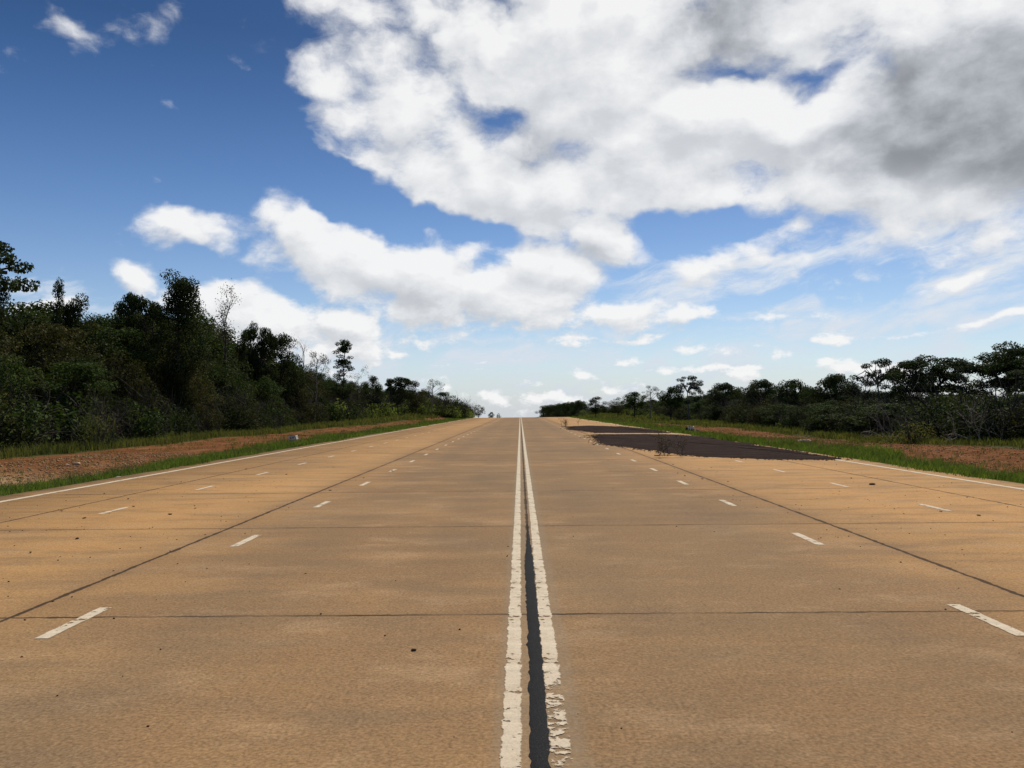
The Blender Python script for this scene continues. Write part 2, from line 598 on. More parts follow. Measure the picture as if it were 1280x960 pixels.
def mat_ground():
    m_, b = new_mat('verge_earth')
    P = b.node('ShaderNodeNewGeometry').outputs['Position']
    x, y, z = b.sep(P)
    ax = b.m('ABSOLUTE', x)
    n1 = b.noise(P, .35, 5, .6)
    n2 = b.noise(P, 1.7, 6, .65)
    n3 = b.noise(P, 12, 4, .75)
    red = b.mix(b.ss(n2, .35, .7), (.130, .050, .018), (.225, .094, .034))
    red = b.mix(b.m('MULTIPLY', b.ss(n1, .5, .7), .6), red, (.25, .135, .064))
    # gravelly paler spread near the left foreground
    och = b.m('MULTIPLY', b.ss(x, -12.0, -14.5), b.ss(b.m('ADD', y, b.m('MULTIPLY', n1, 9)), 34, 26))
    red = b.mix(b.m('MULTIPLY', och, .85), red, (.40, .265, .14))
    red = b.vm('SCALE', red, None, scale=b.lin(n3, .3, .7, .55, 1.4))
    grn = b.mix(b.ss(n2, .35, .65), (.045, .052, .018), (.088, .078, .034))
    grn = b.vm('SCALE', grn, None, scale=b.lin(n3, .3, .7, .6, 1.35))
    wob = b.m('MULTIPLY', b.m('SUBTRACT', n2, .5), 1.9)
    e = b.m('ADD', ax, wob)
    isl = b.ss(x, 0, -1)
    inner = b.ss(e, 12.3, 13.3)
    lim = b.m('ADD', 17.6, b.m('MULTIPLY', isl, 2.6))
    lim = b.m('SUBTRACT', lim, b.m('MULTIPLY', b.ss(y, 70, 125), 5.0))
    outer = b.ss(b.m('SUBTRACT', e, lim), -.5, .5)
    dirt = b.m('MULTIPLY', inner, b.m('SUBTRACT', 1.0, outer))
    dirt = b.m('MULTIPLY', dirt, b.ss(n2, .27, .36))
    col = b.mix(dirt, grn, red)
    humus = b.mix(b.ss(n2, .35, .65), (.022, .018, .011), (.05, .038, .022))
    hm = b.ss(b.m('SUBTRACT', ax, 24.0), 0, 3)
    hm = b.m('MULTIPLY', hm, b.ss(y, 250, 200))
    col = b.mix(hm, col, humus)
    far = b.ss(y, 260, 420)
    col = b.mix(far, col, b.mix(b.ss(b.noise(P, .02, 4, .6), .4, .6), (.05, .07, .025), (.11, .10, .045)))
    finish(b, principled(b, col, .95, .03, bump(b, n3, .8, .04)))
    return m_


def mat_leaf(name, c1, c2, trans=.22, var=.35):
    m_, b = new_mat(name)
    oi = b.node('ShaderNodeObjectInfo')
    g = b.node('ShaderNodeNewGeometry')
    n = b.noise(g.outputs['Position'], .55, 3, .6)
    f = b.m('ADD', b.m('MULTIPLY', g.outputs['Random Per Island'], .55), b.m('MULTIPLY', b.ss(n, .3, .7), .45))
    col = b.mix(f, c1, c2)
    v = b.m('ADD', 1 - var / 2, b.m('MULTIPLY', oi.outputs['Random'], var))
    col = b.vm('SCALE', col, None, scale=v)
    di = principled(b, col, .75, .06)
    tr = b.node('ShaderNodeBsdfTranslucent')
    b.put(tr.inputs[0], b.vm('MULTIPLY', col, (1.1, 1.15, .55)))
    mx = b.node('ShaderNodeMixShader')
    mx.inputs[0].default_value = trans
    b.l.new(di, mx.inputs[1])
    b.l.new(tr.outputs[0], mx.inputs[2])
    finish(b, mx.outputs[0])
    return m_


def mat_bark(name, c1, c2):
    m_, b = new_mat(name)
    tc = b.node('ShaderNodeTexCoord')
    n = b.noise(b.vm('MULTIPLY', tc.outputs['Object'], (6, 6, 1.3)), 1.0, 5, .65)
    finish(b, principled(b, b.mix(b.ss(n, .35, .65), c1, c2), .9, .15))
    return m_


def mat_plain(name, c1, c2, scale=8, rough=.85):
    m_, b = new_mat(name)
    tc = b.node('ShaderNodeTexCoord')
    n = b.noise(tc.outputs['Object'], scale, 5, .65)
    col = b.mix(b.ss(n, .35, .65), c1, c2)
    finish(b, principled(b, col, rough, .12, bump(b, n, .5, .02)))
    return m_


M_ROAD = mat_road()
CREAM = (.70, .59, .43)
M_CL = mat_paint('worn_line_paint', CREAM, .048, .062, .35)
M_CR = mat_paint('peeling_line_paint', CREAM, .050, .066, .35, end_wear=5.25)
M_EDGE = mat_paint('edge_line_paint', CREAM, .075, .05, .33)
M_DASH = mat_paint('dash_paint', CREAM, .052, .032, .37)
M_TAR = mat_tar()
M_GROUND = mat_ground()
L_DARK = mat_leaf('dark_leaves', (.021, .034, .012), (.056, .074, .025))
L_OLIVE = mat_leaf('olive_leaves', (.036, .037, .013), (.092, .086, .033))
L_GREEN = mat_leaf('green_leaves', (.030, .052, .014), (.075, .105, .028))
L_BRIGHT = mat_leaf('bright_leaves', (.095, .135, .035), (.20, .235, .07), .48)
L_PALE = mat_leaf('pale_grass_leaves', (.10, .115, .04), (.20, .19, .075), .3)
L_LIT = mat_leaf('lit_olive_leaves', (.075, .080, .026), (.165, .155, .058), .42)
L_DRY = mat_leaf('dry_leaves', (.045, .036, .022), (.095, .075, .045))
L_GRASS = mat_leaf('grass_blades', (.060, .100, .018), (.175, .235, .050), .42)
L_VERGE = mat_leaf('verge_grass_blades', (.066, .085, .022), (.170, .160, .056), .38)
B_DARK = mat_bark('dark_bark', (.030, .025, .019), (.085, .072, .055))
B_PALE = mat_bark('pale_bark', (.15, .13, .105), (.32, .28, .23))
B_GREY = mat_bark('grey_twig_bark', (.035, .030, .025), (.10, .085, .07))


# ------------------------------------------------------------------ ground, road
def build_ground():
    xs = np.concatenate([-np.geomspace(6000, 60, 22), np.arange(-56, -9.9, .7), np.linspace(-9.5, 9.5, 8), np.arange(9.9, 56, .7), np.geomspace(60, 6000, 22)])
    ys = np.concatenate([-np.geomspace(3000, 20, 10), np.arange(-14, 70, .8), np.arange(70, 260, 2.0), np.geomspace(262, 9000, 34)])
    X, Y = np.meshgrid(xs, ys)
    Z = gz(X, Y)
    V = np.stack([X, Y, Z], -1).reshape(-1, 3)
    nx = len(xs)
    i = np.arange(len(ys) - 1)[:, None] * nx
    j = np.arange(nx - 1)[None, :]
    F = np.stack([i + j, i + j + 1, i + nx + j + 1, i + nx + j], -1).reshape(-1, 4)
    o = link('ground', mesh_np('ground', V, F, mats=[M_GROUND], smooth_sh=True))
    tag(o, 'red earth verge with patches of grass beside the concrete road', 'ground', kind='structure')


def strip(name, xc, hw, y0, y1, z, mat, parent, step=4.0, cuts=None):
    """thin sheet(s) laid along the road; cuts: list of (ya, yb)"""
    V, F = [], []
    for (ya, yb) in (cuts or [(y0, y1)]):
        n = max(1, int(math.ceil((yb - ya) / step)))
        yy = np.linspace(ya, yb, n + 1)
        b0 = len(V)
        for t in yy:
            zc = float(crest(t)) + z
            V += [(-hw, t, zc), (hw, t, zc)]
        for k in range(n):
            F.append((b0 + 2 * k, b0 + 2 * k + 1, b0 + 2 * k + 3, b0 + 2 * k + 2))
    return link(name, mesh_np(name, V, np.array(F), mats=[mat]), parent, (xc, 0, 0))


def build_road():
    rnd = np.random.RandomState(3)
    ys = np.concatenate([np.arange(-15, 150, .45), np.arange(150, 320, 1.5), np.arange(320, 900, 12)])
    V = []
    wl = np.cumsum(rnd.normal(0, .02, len(ys)))
    wl = wl - np.convolve(wl, np.ones(21) / 21, 'same')
    wr = np.cumsum(rnd.normal(0, .02, len(ys)))
    wr = wr - np.convolve(wr, np.ones(21) / 21, 'same')
    for k, y in enumerate(ys):
        z = float(crest(y))
        a = -10.35 + wl[k]
        c = 10.35 + wr[k]
        V += [(a - .02, y, z - .3), (a, y, z), (-5, y, z), (0.08, y, z), (5, y, z), (c, y, z), (c + .02, y, z - .3)]
    F = []
    for k in range(len(ys) - 1):
        for j in range(6):
            F.append((7 * k + j, 7 * k + j + 1, 7 * (k + 1) + j + 1, 7 * (k + 1) + j))
    road = link('road', mesh_np('road', V, np.array(F), mats=[M_ROAD]))
    tag(road, 'wide ochre stained concrete road with slab joints and white markings', 'road', kind='structure')
    strip('centre_line', -.058, .10, -10, 320, .004, M_CL, road)
    strip('centre_line', .180, .10, -10, 320, .004, M_CR, road)
    strip('edge_line', -9.70, .11, -10, 320, .004, M_EDGE, road)
    strip('edge_line', 9.68, .11, -10, 320, .004, M_EDGE, road)
    for xc, ph, per in ((-3.49, 6.5, 4.03), (3.53, 6.4, 3.93), (-6.83, 13.9, 4.0), (6.61, 13.4, 3.95)):
        cuts = []
        for k in range(-4, 50):
            y = ph + per * k
            if -8 < y < 190:
                cuts.append((y - .47, y + .47))
        strip('dashed_lane_line', xc, .07, 0, 0, .004, M_DASH, road, cuts=cuts)
    # black sealant in the middle joint, thinning out with distance
    V, F = [], []
    yy = np.arange(-2, 11.9, .05)
    for k, t in enumerate(yy):
        w = .041 * (1 - smooth(8.5, 11.8, t)) + .006
        a, c = rnd.normal(0, .0042, 2) + .0025 * np.sin([t * 7.3, t * 9.1 + 1])
        xm = .082 + .004 * math.sin(t * 1.3)
        V += [(xm - w + a, t, .002), (xm - w * .6, t, .009), (xm + w * .6, t, .009), (xm + w + c, t, .002)]
        if k:
            q = 4 * (k - 1)
            for j in range(3):
                F.append((q + j, q + j + 1, q + 5 + j, q + 4 + j))
    link('tar_seal', mesh_np('tar_seal', V, np.array(F), mats=[M_TAR]), road)
    return road


build_ground()
ROAD = build_road()


# ------------------------------------------------------------------ trees
def unit(rs, n):
    v = rs.normal(size=(n, 3))
    return v / np.linalg.norm(v, axis=1)[:, None]


def leaf_quads(c, size, rs, up=.4, out=None, narrow=.55):
    n = len(c)
    nv = unit(rs, n)
    nv[:, 2] += up
    if out is not None:
        nv += out * .7
    nv /= np.linalg.norm(nv, axis=1)[:, None] + 1e-9
    t = np.cross(nv, unit(rs, n))
    t /= np.linalg.norm(t, axis=1)[:, None] + 1e-9
    s = np.cross(nv, t)
    L = (size * .74 * rs.uniform(.6, 1.35, n))[:, None] * .5
    W = L * narrow
    V = np.stack([c - t * L, c + s * W + t * L * .15, c + t * L, c - s * W + t * L * .15], 1)
    V[:, 2, :] -= nv * L * .35
    return V.reshape(-1, 3)


def crown_from_clumps(clumps, per_m2, size, rs, up=.4, narrow=.55, flat=.75, minz=None):
    cs, outs = [], []
    for (c, r) in clumps:
        n = max(8, int(per_m2 * r * r * 4 * 2.3))
        d = unit(rs, n)
        rad = r * rs.uniform(.35, 1.0, n) ** .6 * (1 + .18 * np.sin(d[:, 0] * 5 + c[0]) * np.cos(d[:, 1] * 4 + c[2]))
        p = d * rad[:, None]
        p[:, 2] *= flat
        cs.append(np.asarray(c) + p)
        outs.append(d)
    c = np.concatenate(cs)
    o = np.concatenate(outs)
    if minz is not None:
        k = c[:, 2] > minz
        c, o = c[k], o[k]
    V = leaf_quads(c, size, rs, up, o, narrow)
    F = np.arange(len(V)).reshape(-1, 4)
    return V, F


def curve_to(a, b, rs, n=6, sag=.12):
    a = np.asarray(a, float)
    b = np.asarray(b, float)
    t = np.linspace(0, 1, n)[:, None]
    L = np.linalg.norm(b - a)
    off = rs.normal(size=3) * L * sag * .5
    off[2] = abs(off[2]) * -.3 + L * sag * .35
    p = a + (b - a) * t + off * np.sin(t * np.pi)
    p[1:-1] += rs.normal(size=(n - 2, 3)) * L * .015
    return p


def trunk_geo(h, r, rs, lean=.03, n=9, h0=-0.4):
    zz = np.linspace(h0, h, n)
    k = rs.normal(size=2) * lean * h
    t = (zz - h0) / (h - h0)
    x = k[0] * t ** 1.5 + rs.normal(size=n) * .012 * h * t
    y = k[1] * t ** 1.5 + rs.normal(size=n) * .012 * h * t
    p = np.stack([x, y, zz], 1)
    rr = r * (1 - .78 * t) + .012
    rr[0] *= 1.35
    return p, rr


def limbs_to(geo, tp, tr, clumps, rs, r_scale=.4, low=.3, sides=5):
    n = len(tp)
    for (c, r) in clumps:
        c = np.asarray(c, float)
        zt = np.clip(c[2] - rs.uniform(.4, .9) * (np.hypot(c[0], c[1]) * .8 + .3), tp[0, 2] + (tp[-1, 2] - tp[0, 2]) * low, tp[-1, 2])
        a = np.array([np.interp(zt, tp[:, 2], tp[:, i]) for i in range(3)])
        ra = np.interp(zt, tp[:, 2], tr) * r_scale * 1.4
        p = curve_to(a, c, rs)
        geo.tube(p, np.linspace(ra, ra * .25 + .006, len(p)), sides)
        for _ in range(2):
            e = c + unit(rs, 1)[0] * r * .8
            q = curve_to(p[-2], e, rs, 4)
            geo.tube(q, np.linspace(ra * .35, .006, len(q)), 4)


def shell_clumps(rs, n, h0, h1, w, rmin, rmax, shape=.5, inner=.35):
    """clump centres through an uneven crown: widest at height fraction `shape`"""
    out = []
    for _ in range(n):
        t = rs.uniform(0, 1)
        prof = math.sin(math.pi * min(1, (t / shape) * .5 if t < shape else .5 + (t - shape) / (1 - shape) * .5)) ** .7
        a = rs.uniform(0, 6.283)
        rad = w * .5 * (prof * .85 + .12) * rs.uniform(inner, 1.0) * (1 + .25 * math.sin(3 * a + n))
        r = rs.uniform(rmin, rmax)
        out.append(((rad * math.cos(a), rad * math.sin(a), h0 + (h1 - h0) * t), r))
    return out


PROTO = {}


def proto(name, trunk, crown, h, w, extra=None):
    PROTO[name] = dict(trunk=trunk, crown=crown, h=h, w=w, extra=extra)


def measure(V):
    V = np.asarray(V)
    return float(np.percentile(V[:, 2], 99.7)), float(np.percentile(V[:, 0], 99) - np.percentile(V[:, 0], 1))


def make_tree(name, seed, h, w, h0, n, rmin, rmax, leaf, bark=B_DARK, per=26, size=.28, shape=.45, flat=.75, up=.4, tr=.16, minz=None, narrow=.55, top=None, lean=.03, inner=.35):
    rs = np.random.RandomState(seed)
    cl = shell_clumps(rs, n, h0, h * .95, w, rmin, rmax, shape, inner)
    if top:
        cl += top(rs)
    tp, tr_ = trunk_geo(h * .86, tr, rs, lean)
    cl = [((c[0] + np.interp(c[2], tp[:, 2], tp[:, 0]), c[1] + np.interp(c[2], tp[:, 2], tp[:, 1]), c[2]), r) for c, r in cl]
    g = Geo()
    g.tube(tp, tr_, 8)
    limbs_to(g, tp, tr_, cl[:40], rs)
    V, F = crown_from_clumps(cl, per, size, rs, up, narrow, flat, minz)
    H, W = measure(V)
    proto(name, g.mesh(name + '_trunk', [bark], True), mesh_np(name + '_crown', V, F, mats=[leaf]), H, W)


def make_umbrella(name, seed, h, w, leaf, layers=2, per=34, size=.26, bark=B_DARK, hole=.25, fork=.42):
    rs = np.random.RandomState(seed)
    cl = []
    for k in range(layers):
        zt = h * (.93 - .17 * k)
        ww = w * (.5 - .06 * k)
        for _ in range(int(26 - 6 * k)):
            a = rs.uniform(0, 6.283)
            rad = ww * math.sqrt(rs.uniform(.02, 1))
            if rs.uniform() < hole:
                continue
            cl.append(((rad * math.cos(a), rad * math.sin(a), zt - (rad / ww) ** 2 * h * .24 + rs.normal() * .05 * h * .4), rs.uniform(.09, .15) * w))
    tp, tr_ = trunk_geo(h * fork, .035 * h, rs, .05)
    g = Geo()
    g.tube(tp, tr_, 8)
    mains = []
    for k in range(5):
        a = k * 1.257 + rs.uniform(-.3, .3)
        e = np.array([math.cos(a) * w * .27, math.sin(a) * w * .27, h * .78])
        p = curve_to(tp[-1], e, rs, 7, .2)
        g.tube(p, np.linspace(.017 * h, .008 * h, 7), 6)
        mains.append(p)
    for (c, r) in cl:
        p = min(mains, key=lambda q: np.linalg.norm(q[-1][:2] - np.asarray(c)[:2]))
        q = curve_to(p[rs.randint(3, 7)], c, rs, 5, .1)
        g.tube(q, np.linspace(.007 * h, .002 * h, 5), 4)
    V, F = crown_from_clumps(cl, per, size, rs, .8, .55, .38)
    H, W = measure(V)
    proto(name, g.mesh(name + '_trunk', [bark], True), mesh_np(name + '_crown', V, F, mats=[leaf]), H, W)


def twig_tree(geo, rs, a, d, L, r, level, tips):
    n = 5
    p = [np.asarray(a, float)]
    d = np.asarray(d, float)
    for k in range(n):
        d = d + rs.normal(size=3) * .13
        d[2] += .05
        d /= np.linalg.norm(d)
        p.append(p[-1] + d * L / n)
    p = np.array(p)
    geo.tube(p, np.linspace(r, r * .45, n + 1), 5 if level > 1 else 3)
    if level == 0:
        tips.append(p[-1])
        tips.append(p[3])
        return
    for _ in range(rs.randint(3, 5)):
        k = rs.randint(2, n + 1)
        e = d + unit(rs, 1)[0] * .85
        e[2] += .12
        e /= np.linalg.norm(e)
        twig_tree(geo, rs, p[k], e, L * rs.uniform(.45, .7), r * .5, level - 1, tips)


def make_bare(name, seed, h, leaf, trunk_frac=.55, r=.13, per_tip=5, size=.2, bark=B_PALE, spread=.7, level=3, nb=6):
    rs = np.random.RandomState(seed)
    g = Geo()
    tp, tr_ = trunk_geo(h * .8, r, rs, .04, 12)
    g.tube(tp, tr_, 7)
    tips = []
    for k in range(nb):
        t = trunk_frac + (1 - trunk_frac) * k / max(1, nb - 1)
        z = tp[0, 2] + (tp[-1, 2] - tp[0, 2]) * t
        a = np.array([np.interp(z, tp[:, 2], tp[:, i]) for i in range(3)])
        an = rs.uniform(0, 6.283)
        d = np.array([math.cos(an) * spread, math.sin(an) * spread, .75])
        twig_tree(g, rs, a, d / np.linalg.norm(d), h * rs.uniform(.13, .2), r * .45 * (1 - .5 * t), level - 1, tips)
    tips = np.array(tips)
    c = np.repeat(tips, per_tip, 0) + rs.normal(size=(len(tips) * per_tip, 3)) * .22
    V = leaf_quads(c, size, rs, .2)
    F = np.arange(len(V)).reshape(-1, 4)
    H, W = measure(V)
    proto(name, g.mesh(name + '_trunk', [bark], True), mesh_np(name + '_crown', V, F, mats=[leaf]), H, W)


def make_bush(name, seed, h, w, leaf, n=26, per=30, size=.2, up=.35, twig=B_GREY, stems=26, narrow=.5, twig_out=1.08):
    rs = np.random.RandomState(seed)
    cl = []
    for _ in range(n):
        d = unit(rs, 1)[0]
        d[2] = abs(d[2])
        k = rs.uniform(.25, .88)
        cl.append(((d[0] * w * .5 * k, d[1] * w * .5 * k, max(.12 * h, d[2] * h * k)), rs.uniform(.13, .24) * w))
    g = Geo()
    for _ in range(stems):
        d = unit(rs, 1)[0]
        d[2] = abs(d[2]) + .25
        k = rs.uniform(.75, 1.0) * twig_out
        e = np.array([d[0] * w * .52 * k, d[1] * w * .52 * k, min(d[2] * h * .95 * k, h * 1.15)])
        a = np.array([d[0] * .12 * w * rs.uniform(0, 1), d[1] * .12 * w, -.15])
        p = curve_to(a, e, rs, 6, .18)
        g.tube(p, np.linspace(.011 * h + .004, .003 + .001 * h, 6), 4)
        for _q in range(2):
            q = curve_to(p[rs.randint(2, 5)], e + rs.normal(size=3) * .14 * w, rs, 4, .2)
            g.tube(q, np.linspace(.005 * h + .002, .004, 4), 3)
    V, F = crown_from_clumps(cl, per, size, rs, up, narrow, .85, minz=.02)
    H, W = measure(V)
    proto(name, g.mesh(name + '_stems', [twig]), mesh_np(name + '_crown', V, F, mats=[leaf]), H, W)


def make_thicket(name, seed, h, w, leaf=L_DRY, bark=B_GREY, n=18, per_tip=1):
    rs = np.random.RandomState(seed)
    g = Geo()
    tips = []
    for _ in range(n):
        a = np.array([rs.uniform(-.35, .35) * w, rs.uniform(-.3, .3) * w, -.1])
        d = np.array([rs.normal() * .6, rs.normal() * .5, 1.0])
        twig_tree(g, rs, a, d / np.linalg.norm(d), h * rs.uniform(.4, .62), .022 * h * rs.uniform(.4, 1), 2, tips)
    tips = np.array(tips)
    c = np.repeat(tips, per_tip, 0) + rs.normal(size=(len(tips) * per_tip, 3)) * .14
    V = leaf_quads(c, .16, rs, .2)
    F = np.arange(len(V)).reshape(-1, 4)
    H, W = measure(V)
    proto(name, g.mesh(name + '_stems', [bark]), mesh_np(name + '_crown', V, F, mats=[leaf]), H, W)


make_tree('broad_a', 11, 10, 7.5, 3.0, 46, .7, 1.3, L_DARK)
make_tree('broad_b', 12, 9, 7.0, 2.2, 42, .7, 1.25, L_OLIVE, size=.25)
make_tree('broad_c', 13, 11, 6.5, 3.0, 44, .6, 1.2, L_GREEN, shape=.55)
make_tree('broad_d', 14, 8, 8.0, 1.6, 50, .6, 1.2, L_OLIVE, size=.24, shape=.4)
make_tree('wall_a', 15, 8, 6.0, .6, 60, .6, 1.1, L_OLIVE, size=.23, shape=.5, per=30)
make_tree('wall_b', 16, 7, 6.0, .4, 58, .6, 1.1, L_DARK, size=.24, shape=.45, per=30)
make_tree('wall_c', 17, 7.5, 5.6, .5, 56, .6, 1.1, L_GREEN, size=.24, shape=.55, per=28)
make_tree('vine_tower', 21, 12, 4.4, .5, 62, .7, 1.15, L_DARK, size=.27, shape=.8, per=30, inner=.15,
          top=lambda rs: [((-1.0 + rs.normal() * .5, rs.normal() * .6, 11.5 + rs.normal() * .4), .9) for _ in range(6)] + [((1.2 + rs.normal() * .5, rs.normal() * .6, 10.7 + rs.normal() * .4), .9) for _ in range(6)])
make_tree('vine_column', 22, 10, 1.5, 1.0, 26, .35, .55, L_DARK, size=.22, shape=.8, per=46, inner=.1,
          top=lambda rs: [((rs.normal() * .35, rs.normal() * .35, 9.6 + rs.normal() * .35), .55) for _ in range(7)])
make_tree('tiered', 23, 12, 4.0, 3.2, 60, .45, .8, L_DARK, size=.24, shape=.2, per=40, flat=.5, up=.7, inner=.25, tr=.11)
make_tree('loose', 24, 9, 5.5, 3.0, 24, .45, .85, L_OLIVE, size=.2, shape=.6, per=20, bark=B_PALE, inner=.5)
make_umbrella('umbrella_a', 31, 7, 8.5, L_DARK, layers=3, hole=.05, per=40)
make_umbrella('umbrella_b', 32, 7, 7.5, L_DARK, layers=4, hole=.1, per=36)
make_umbrella('umbrella_d', 34, 9, 7.0, L_DARK, layers=1, hole=.12, fork=.72, per=46)
make_tree('dome_a', 35, 6, 8.0, 2.6, 64, .6, 1.0, L_DARK, size=.26, shape=.25, flat=.6, per=30, up=.7)
make_tree('dome_b', 36, 6, 7.0, 2.2, 60, .55, 1.0, L_GREEN, size=.26, shape=.3, flat=.65, per=30, up=.7)
make_umbrella('umbrella_c', 33, 9, 7.0, L_DARK, layers=3, hole=.4, fork=.6, bark=B_PALE)
make_bare('bare_tall', 41, 12, L_DRY, .62, .2, 6, .2, bark=B_GREY, spread=.55)
make_bare('bare_fork', 42, 10, L_DRY, .45, .1, 1, .13, bark=B_GREY)
make_bare('sparse_tall', 43, 11, L_OLIVE, .4, .12, 9, .2, bark=B_GREY)
make_bush('bush_dark', 51, 3.0, 4.0, L_DARK)
make_bush('bush_olive', 52, 3.2, 4.2, L_OLIVE)
make_bush('bush_green', 53, 2.2, 3.0, L_GREEN)
make_bush('bush_bright', 54, 1.5, 2.2, L_BRIGHT, n=20, size=.16)
make_bush('bush_pale', 55, 2.0, 2.6, L_PALE, n=18, per=26, size=.3, narrow=.16, up=.05)
make_bush('bush_lit', 57, 1.6, 2.8, L_LIT, n=24, per=24, size=.17)
make_bush('bush_low', 56, 1.0, 1.8, L_VERGE, n=14, size=.14)
make_thicket('thicket_a', 61, 4.2, 5.0)
make_thicket('thicket_b', 62, 3.6, 5.5)
make_thicket('thicket_pale', 63, 4.0, 4.0, bark=B_PALE, n=7)

TREES = []


def plant(kind, x, y, h, w=None, rz=None, name='tree', label=None, cat='tree', group=None, sink=0.0, tw='trunk', cw='crown', z=None):
    p = PROTO[kind]
    sz = h / p['h']
    sw = (w / p['w']) if w else sz
    if rz is None:
        rz = (x * 12.9 + y * 7.7) % 6.283
    e = bpy.data.objects.new(name, None)
    COL.objects.link(e)
    e.empty_display_size = .3
    e.location = (x, y, (gzf(x, y) if z is None else z) - sink)
    e.rotation_euler = (0, 0, rz)
    e.scale = (sw, sw, sz)
    tag(e, label, cat, group)
    for nm, me in ((tw, p['trunk']), (cw, p['crown'])):
        c = bpy.data.objects.new(nm, me)
        COL.objects.link(c)
        c.parent = e
    TREES.append((x, y))
    return e


def plant_px(kind, px, top, Y, wpx, **kw):
    """tree at depth Y whose crown is centred on px, topped at pixel row `top` and wpx wide in the photograph"""
    p = at(px, top, Y)
    h = p.z - gzf(p.x, Y)
    return plant(kind, p.x, Y, h, wpx / F_PX * Y, **kw)


# --- single trees one can tell apart, left of the road
S = [
    ('umbrella_d', -42, 293, 50, 165, 'spreading_tree', 'tall spreading tree at the left edge, its open crown hanging clear above the forest'),
    ('broad_a', -4, 350, 52, 40, 'broadleaf_tree', 'dark rounded tree just under the overhanging crown at the left edge'),
    ('vine_column', 73, 349, 56, 17, 'vine_covered_tree', 'thin column of a vine covered tree with a knob top'),
    ('vine_tower', 92, 371, 58, 44, 'vine_covered_tree', 'low dark vine covered tree against the thin knob topped column'),
    ('umbrella_b', 174, 370, 64, 62, 'flat_topped_tree', 'flat topped dark tree left of the big vine covered tower'),
    ('vine_tower', 220, 340, 62, 62, 'vine_covered_tree', 'largest dark vine smothered tree, a broad tower above the left forest'),
    ('sparse_tall', 252, 380, 66, 44, 'sparse_tree', 'thin leaved tree between the vine smothered tower and the pale bare trunk'),
    ('bare_tall', 281, 354, 74, 44, 'bare_tree', 'tall nearly leafless tree with a straight pale trunk against the cloud'),
    ('vine_column', 303, 414, 84, 14, 'vine_covered_tree', 'small dark tufted tree at the foot of the bare pale trunk'),
    ('umbrella_a', 323, 405, 88, 42, 'spreading_tree', 'dark tree with a domed feathery top right of the pale bare trunk'),
    ('broad_a', 350, 418, 92, 60, 'broadleaf_tree', 'big dark broadleaf tree right of the domed feathery tree'),
    ('bare_fork', 378, 416, 98, 32, 'bare_tree', 'grey leafless forked tree standing over the middle of the left forest'),
    ('loose', 394, 440, 100, 36, 'sparse_tree', 'pale stemmed light tree beside the grey leafless fork'),
    ('tiered', 428, 425, 112, 36, 'tiered_tree', 'slender tree with layered foliage like a conifer, alone above the skyline'),
    ('sparse_tall', 446, 458, 116, 34, 'sparse_tree', 'wispy tree right of the slender layered tree'),
    ('broad_a', 466, 470, 122, 28, 'broadleaf_tree', 'dark round tree past the wispy tree on the left skyline'),
    ('umbrella_b', 497, 472, 130, 34, 'flat_topped_tree', 'small flat topped tree on the descending left skyline'),
    ('broad_b', 520, 476, 136, 28, 'broadleaf_tree', 'olive broadleaf tree between the small flat topped and the last bare tree'),
    ('loose', 539, 474, 142, 24, 'sparse_tree', 'sparse topped tree at the end of the high left forest'),
    ('broad_c', 556, 490, 152, 26, 'broadleaf_tree', 'green tree on the bank where the left forest steps down'),
    ('bush_green', 572, 496, 162, 26, 'bushy_tree', 'bushy green tree on the left bank short of the crest'),
    ('broad_d', 598, 506, 205, 18, 'broadleaf_tree', 'dark tree peeping over the left shoulder of the crest'),
    ('broad_a', 614, 515, 290, 7, 'broadleaf_tree', 'tiny dark tree left of the road just past the crest'),
    ('broad_d', 623, 516.5, 330, 6, 'broadleaf_tree', 'tiniest dark tree nearest the road on the horizon'),
    # right of the road
    ('broad_a', 744, 496, 150, 22, 'broadleaf_tree', 'dark rounded tree right of the far dark plantation row'),
    ('broad_d', 772, 497, 140, 26, 'broadleaf_tree', 'low dark tree between the two rounded trees at the far right side'),
    ('dome_b', 793, 490, 128, 34, 'broadleaf_tree', 'dark tree with a lumpy crown left of the pale leaved tree'),
    ('loose', 812, 482, 122, 24, 'sparse_tree', 'pale grey leaved tree left of the tallest tree of the far right'),
    ('umbrella_c', 860, 470, 110, 36, 'spreading_tree', 'tallest dark tree of the far right, standing behind the white rubble heap'),
    ('dome_b', 838, 484, 112, 34, 'broadleaf_tree', 'olive tree against the left side of the tallest far right tree'),
    ('dome_a', 905, 479, 92, 54, 'broadleaf_tree', 'dark dome shaped tree right of the tallest far right tree'),
    ('dome_a', 952, 475, 78, 58, 'flat_topped_tree', 'flat topped dark tree in the middle of the right forest'),
    ('dome_b', 994, 475, 72, 58, 'flat_topped_tree', 'wide flat topped tree with sky showing through under its crown'),
    ('dome_a', 1045, 468, 64, 66, 'flat_topped_tree', 'flat crown of a tree left of the open feathery tree'),
    ('umbrella_c', 1098, 449, 58, 56, 'spreading_tree', 'open feathery tree with forked pale limbs on the right skyline'),
    ('umbrella_a', 1168, 445, 54, 96, 'umbrella_tree', 'broad dense umbrella shaped tree with a smooth dome'),
    ('umbrella_a', 1264, 431, 52, 108, 'umbrella_tree', 'largest umbrella tree at the right edge with sky gaps under its crown'),
    ('umbrella_c', 1306, 452, 46, 84, 'umbrella_tree', 'dark umbrella tree cut by the right edge, in front of the largest'),
]
for kind, px, top, Y, wpx, nm, lab in S:
    plant_px(kind, px, top, Y, wpx, name=nm, label=lab)

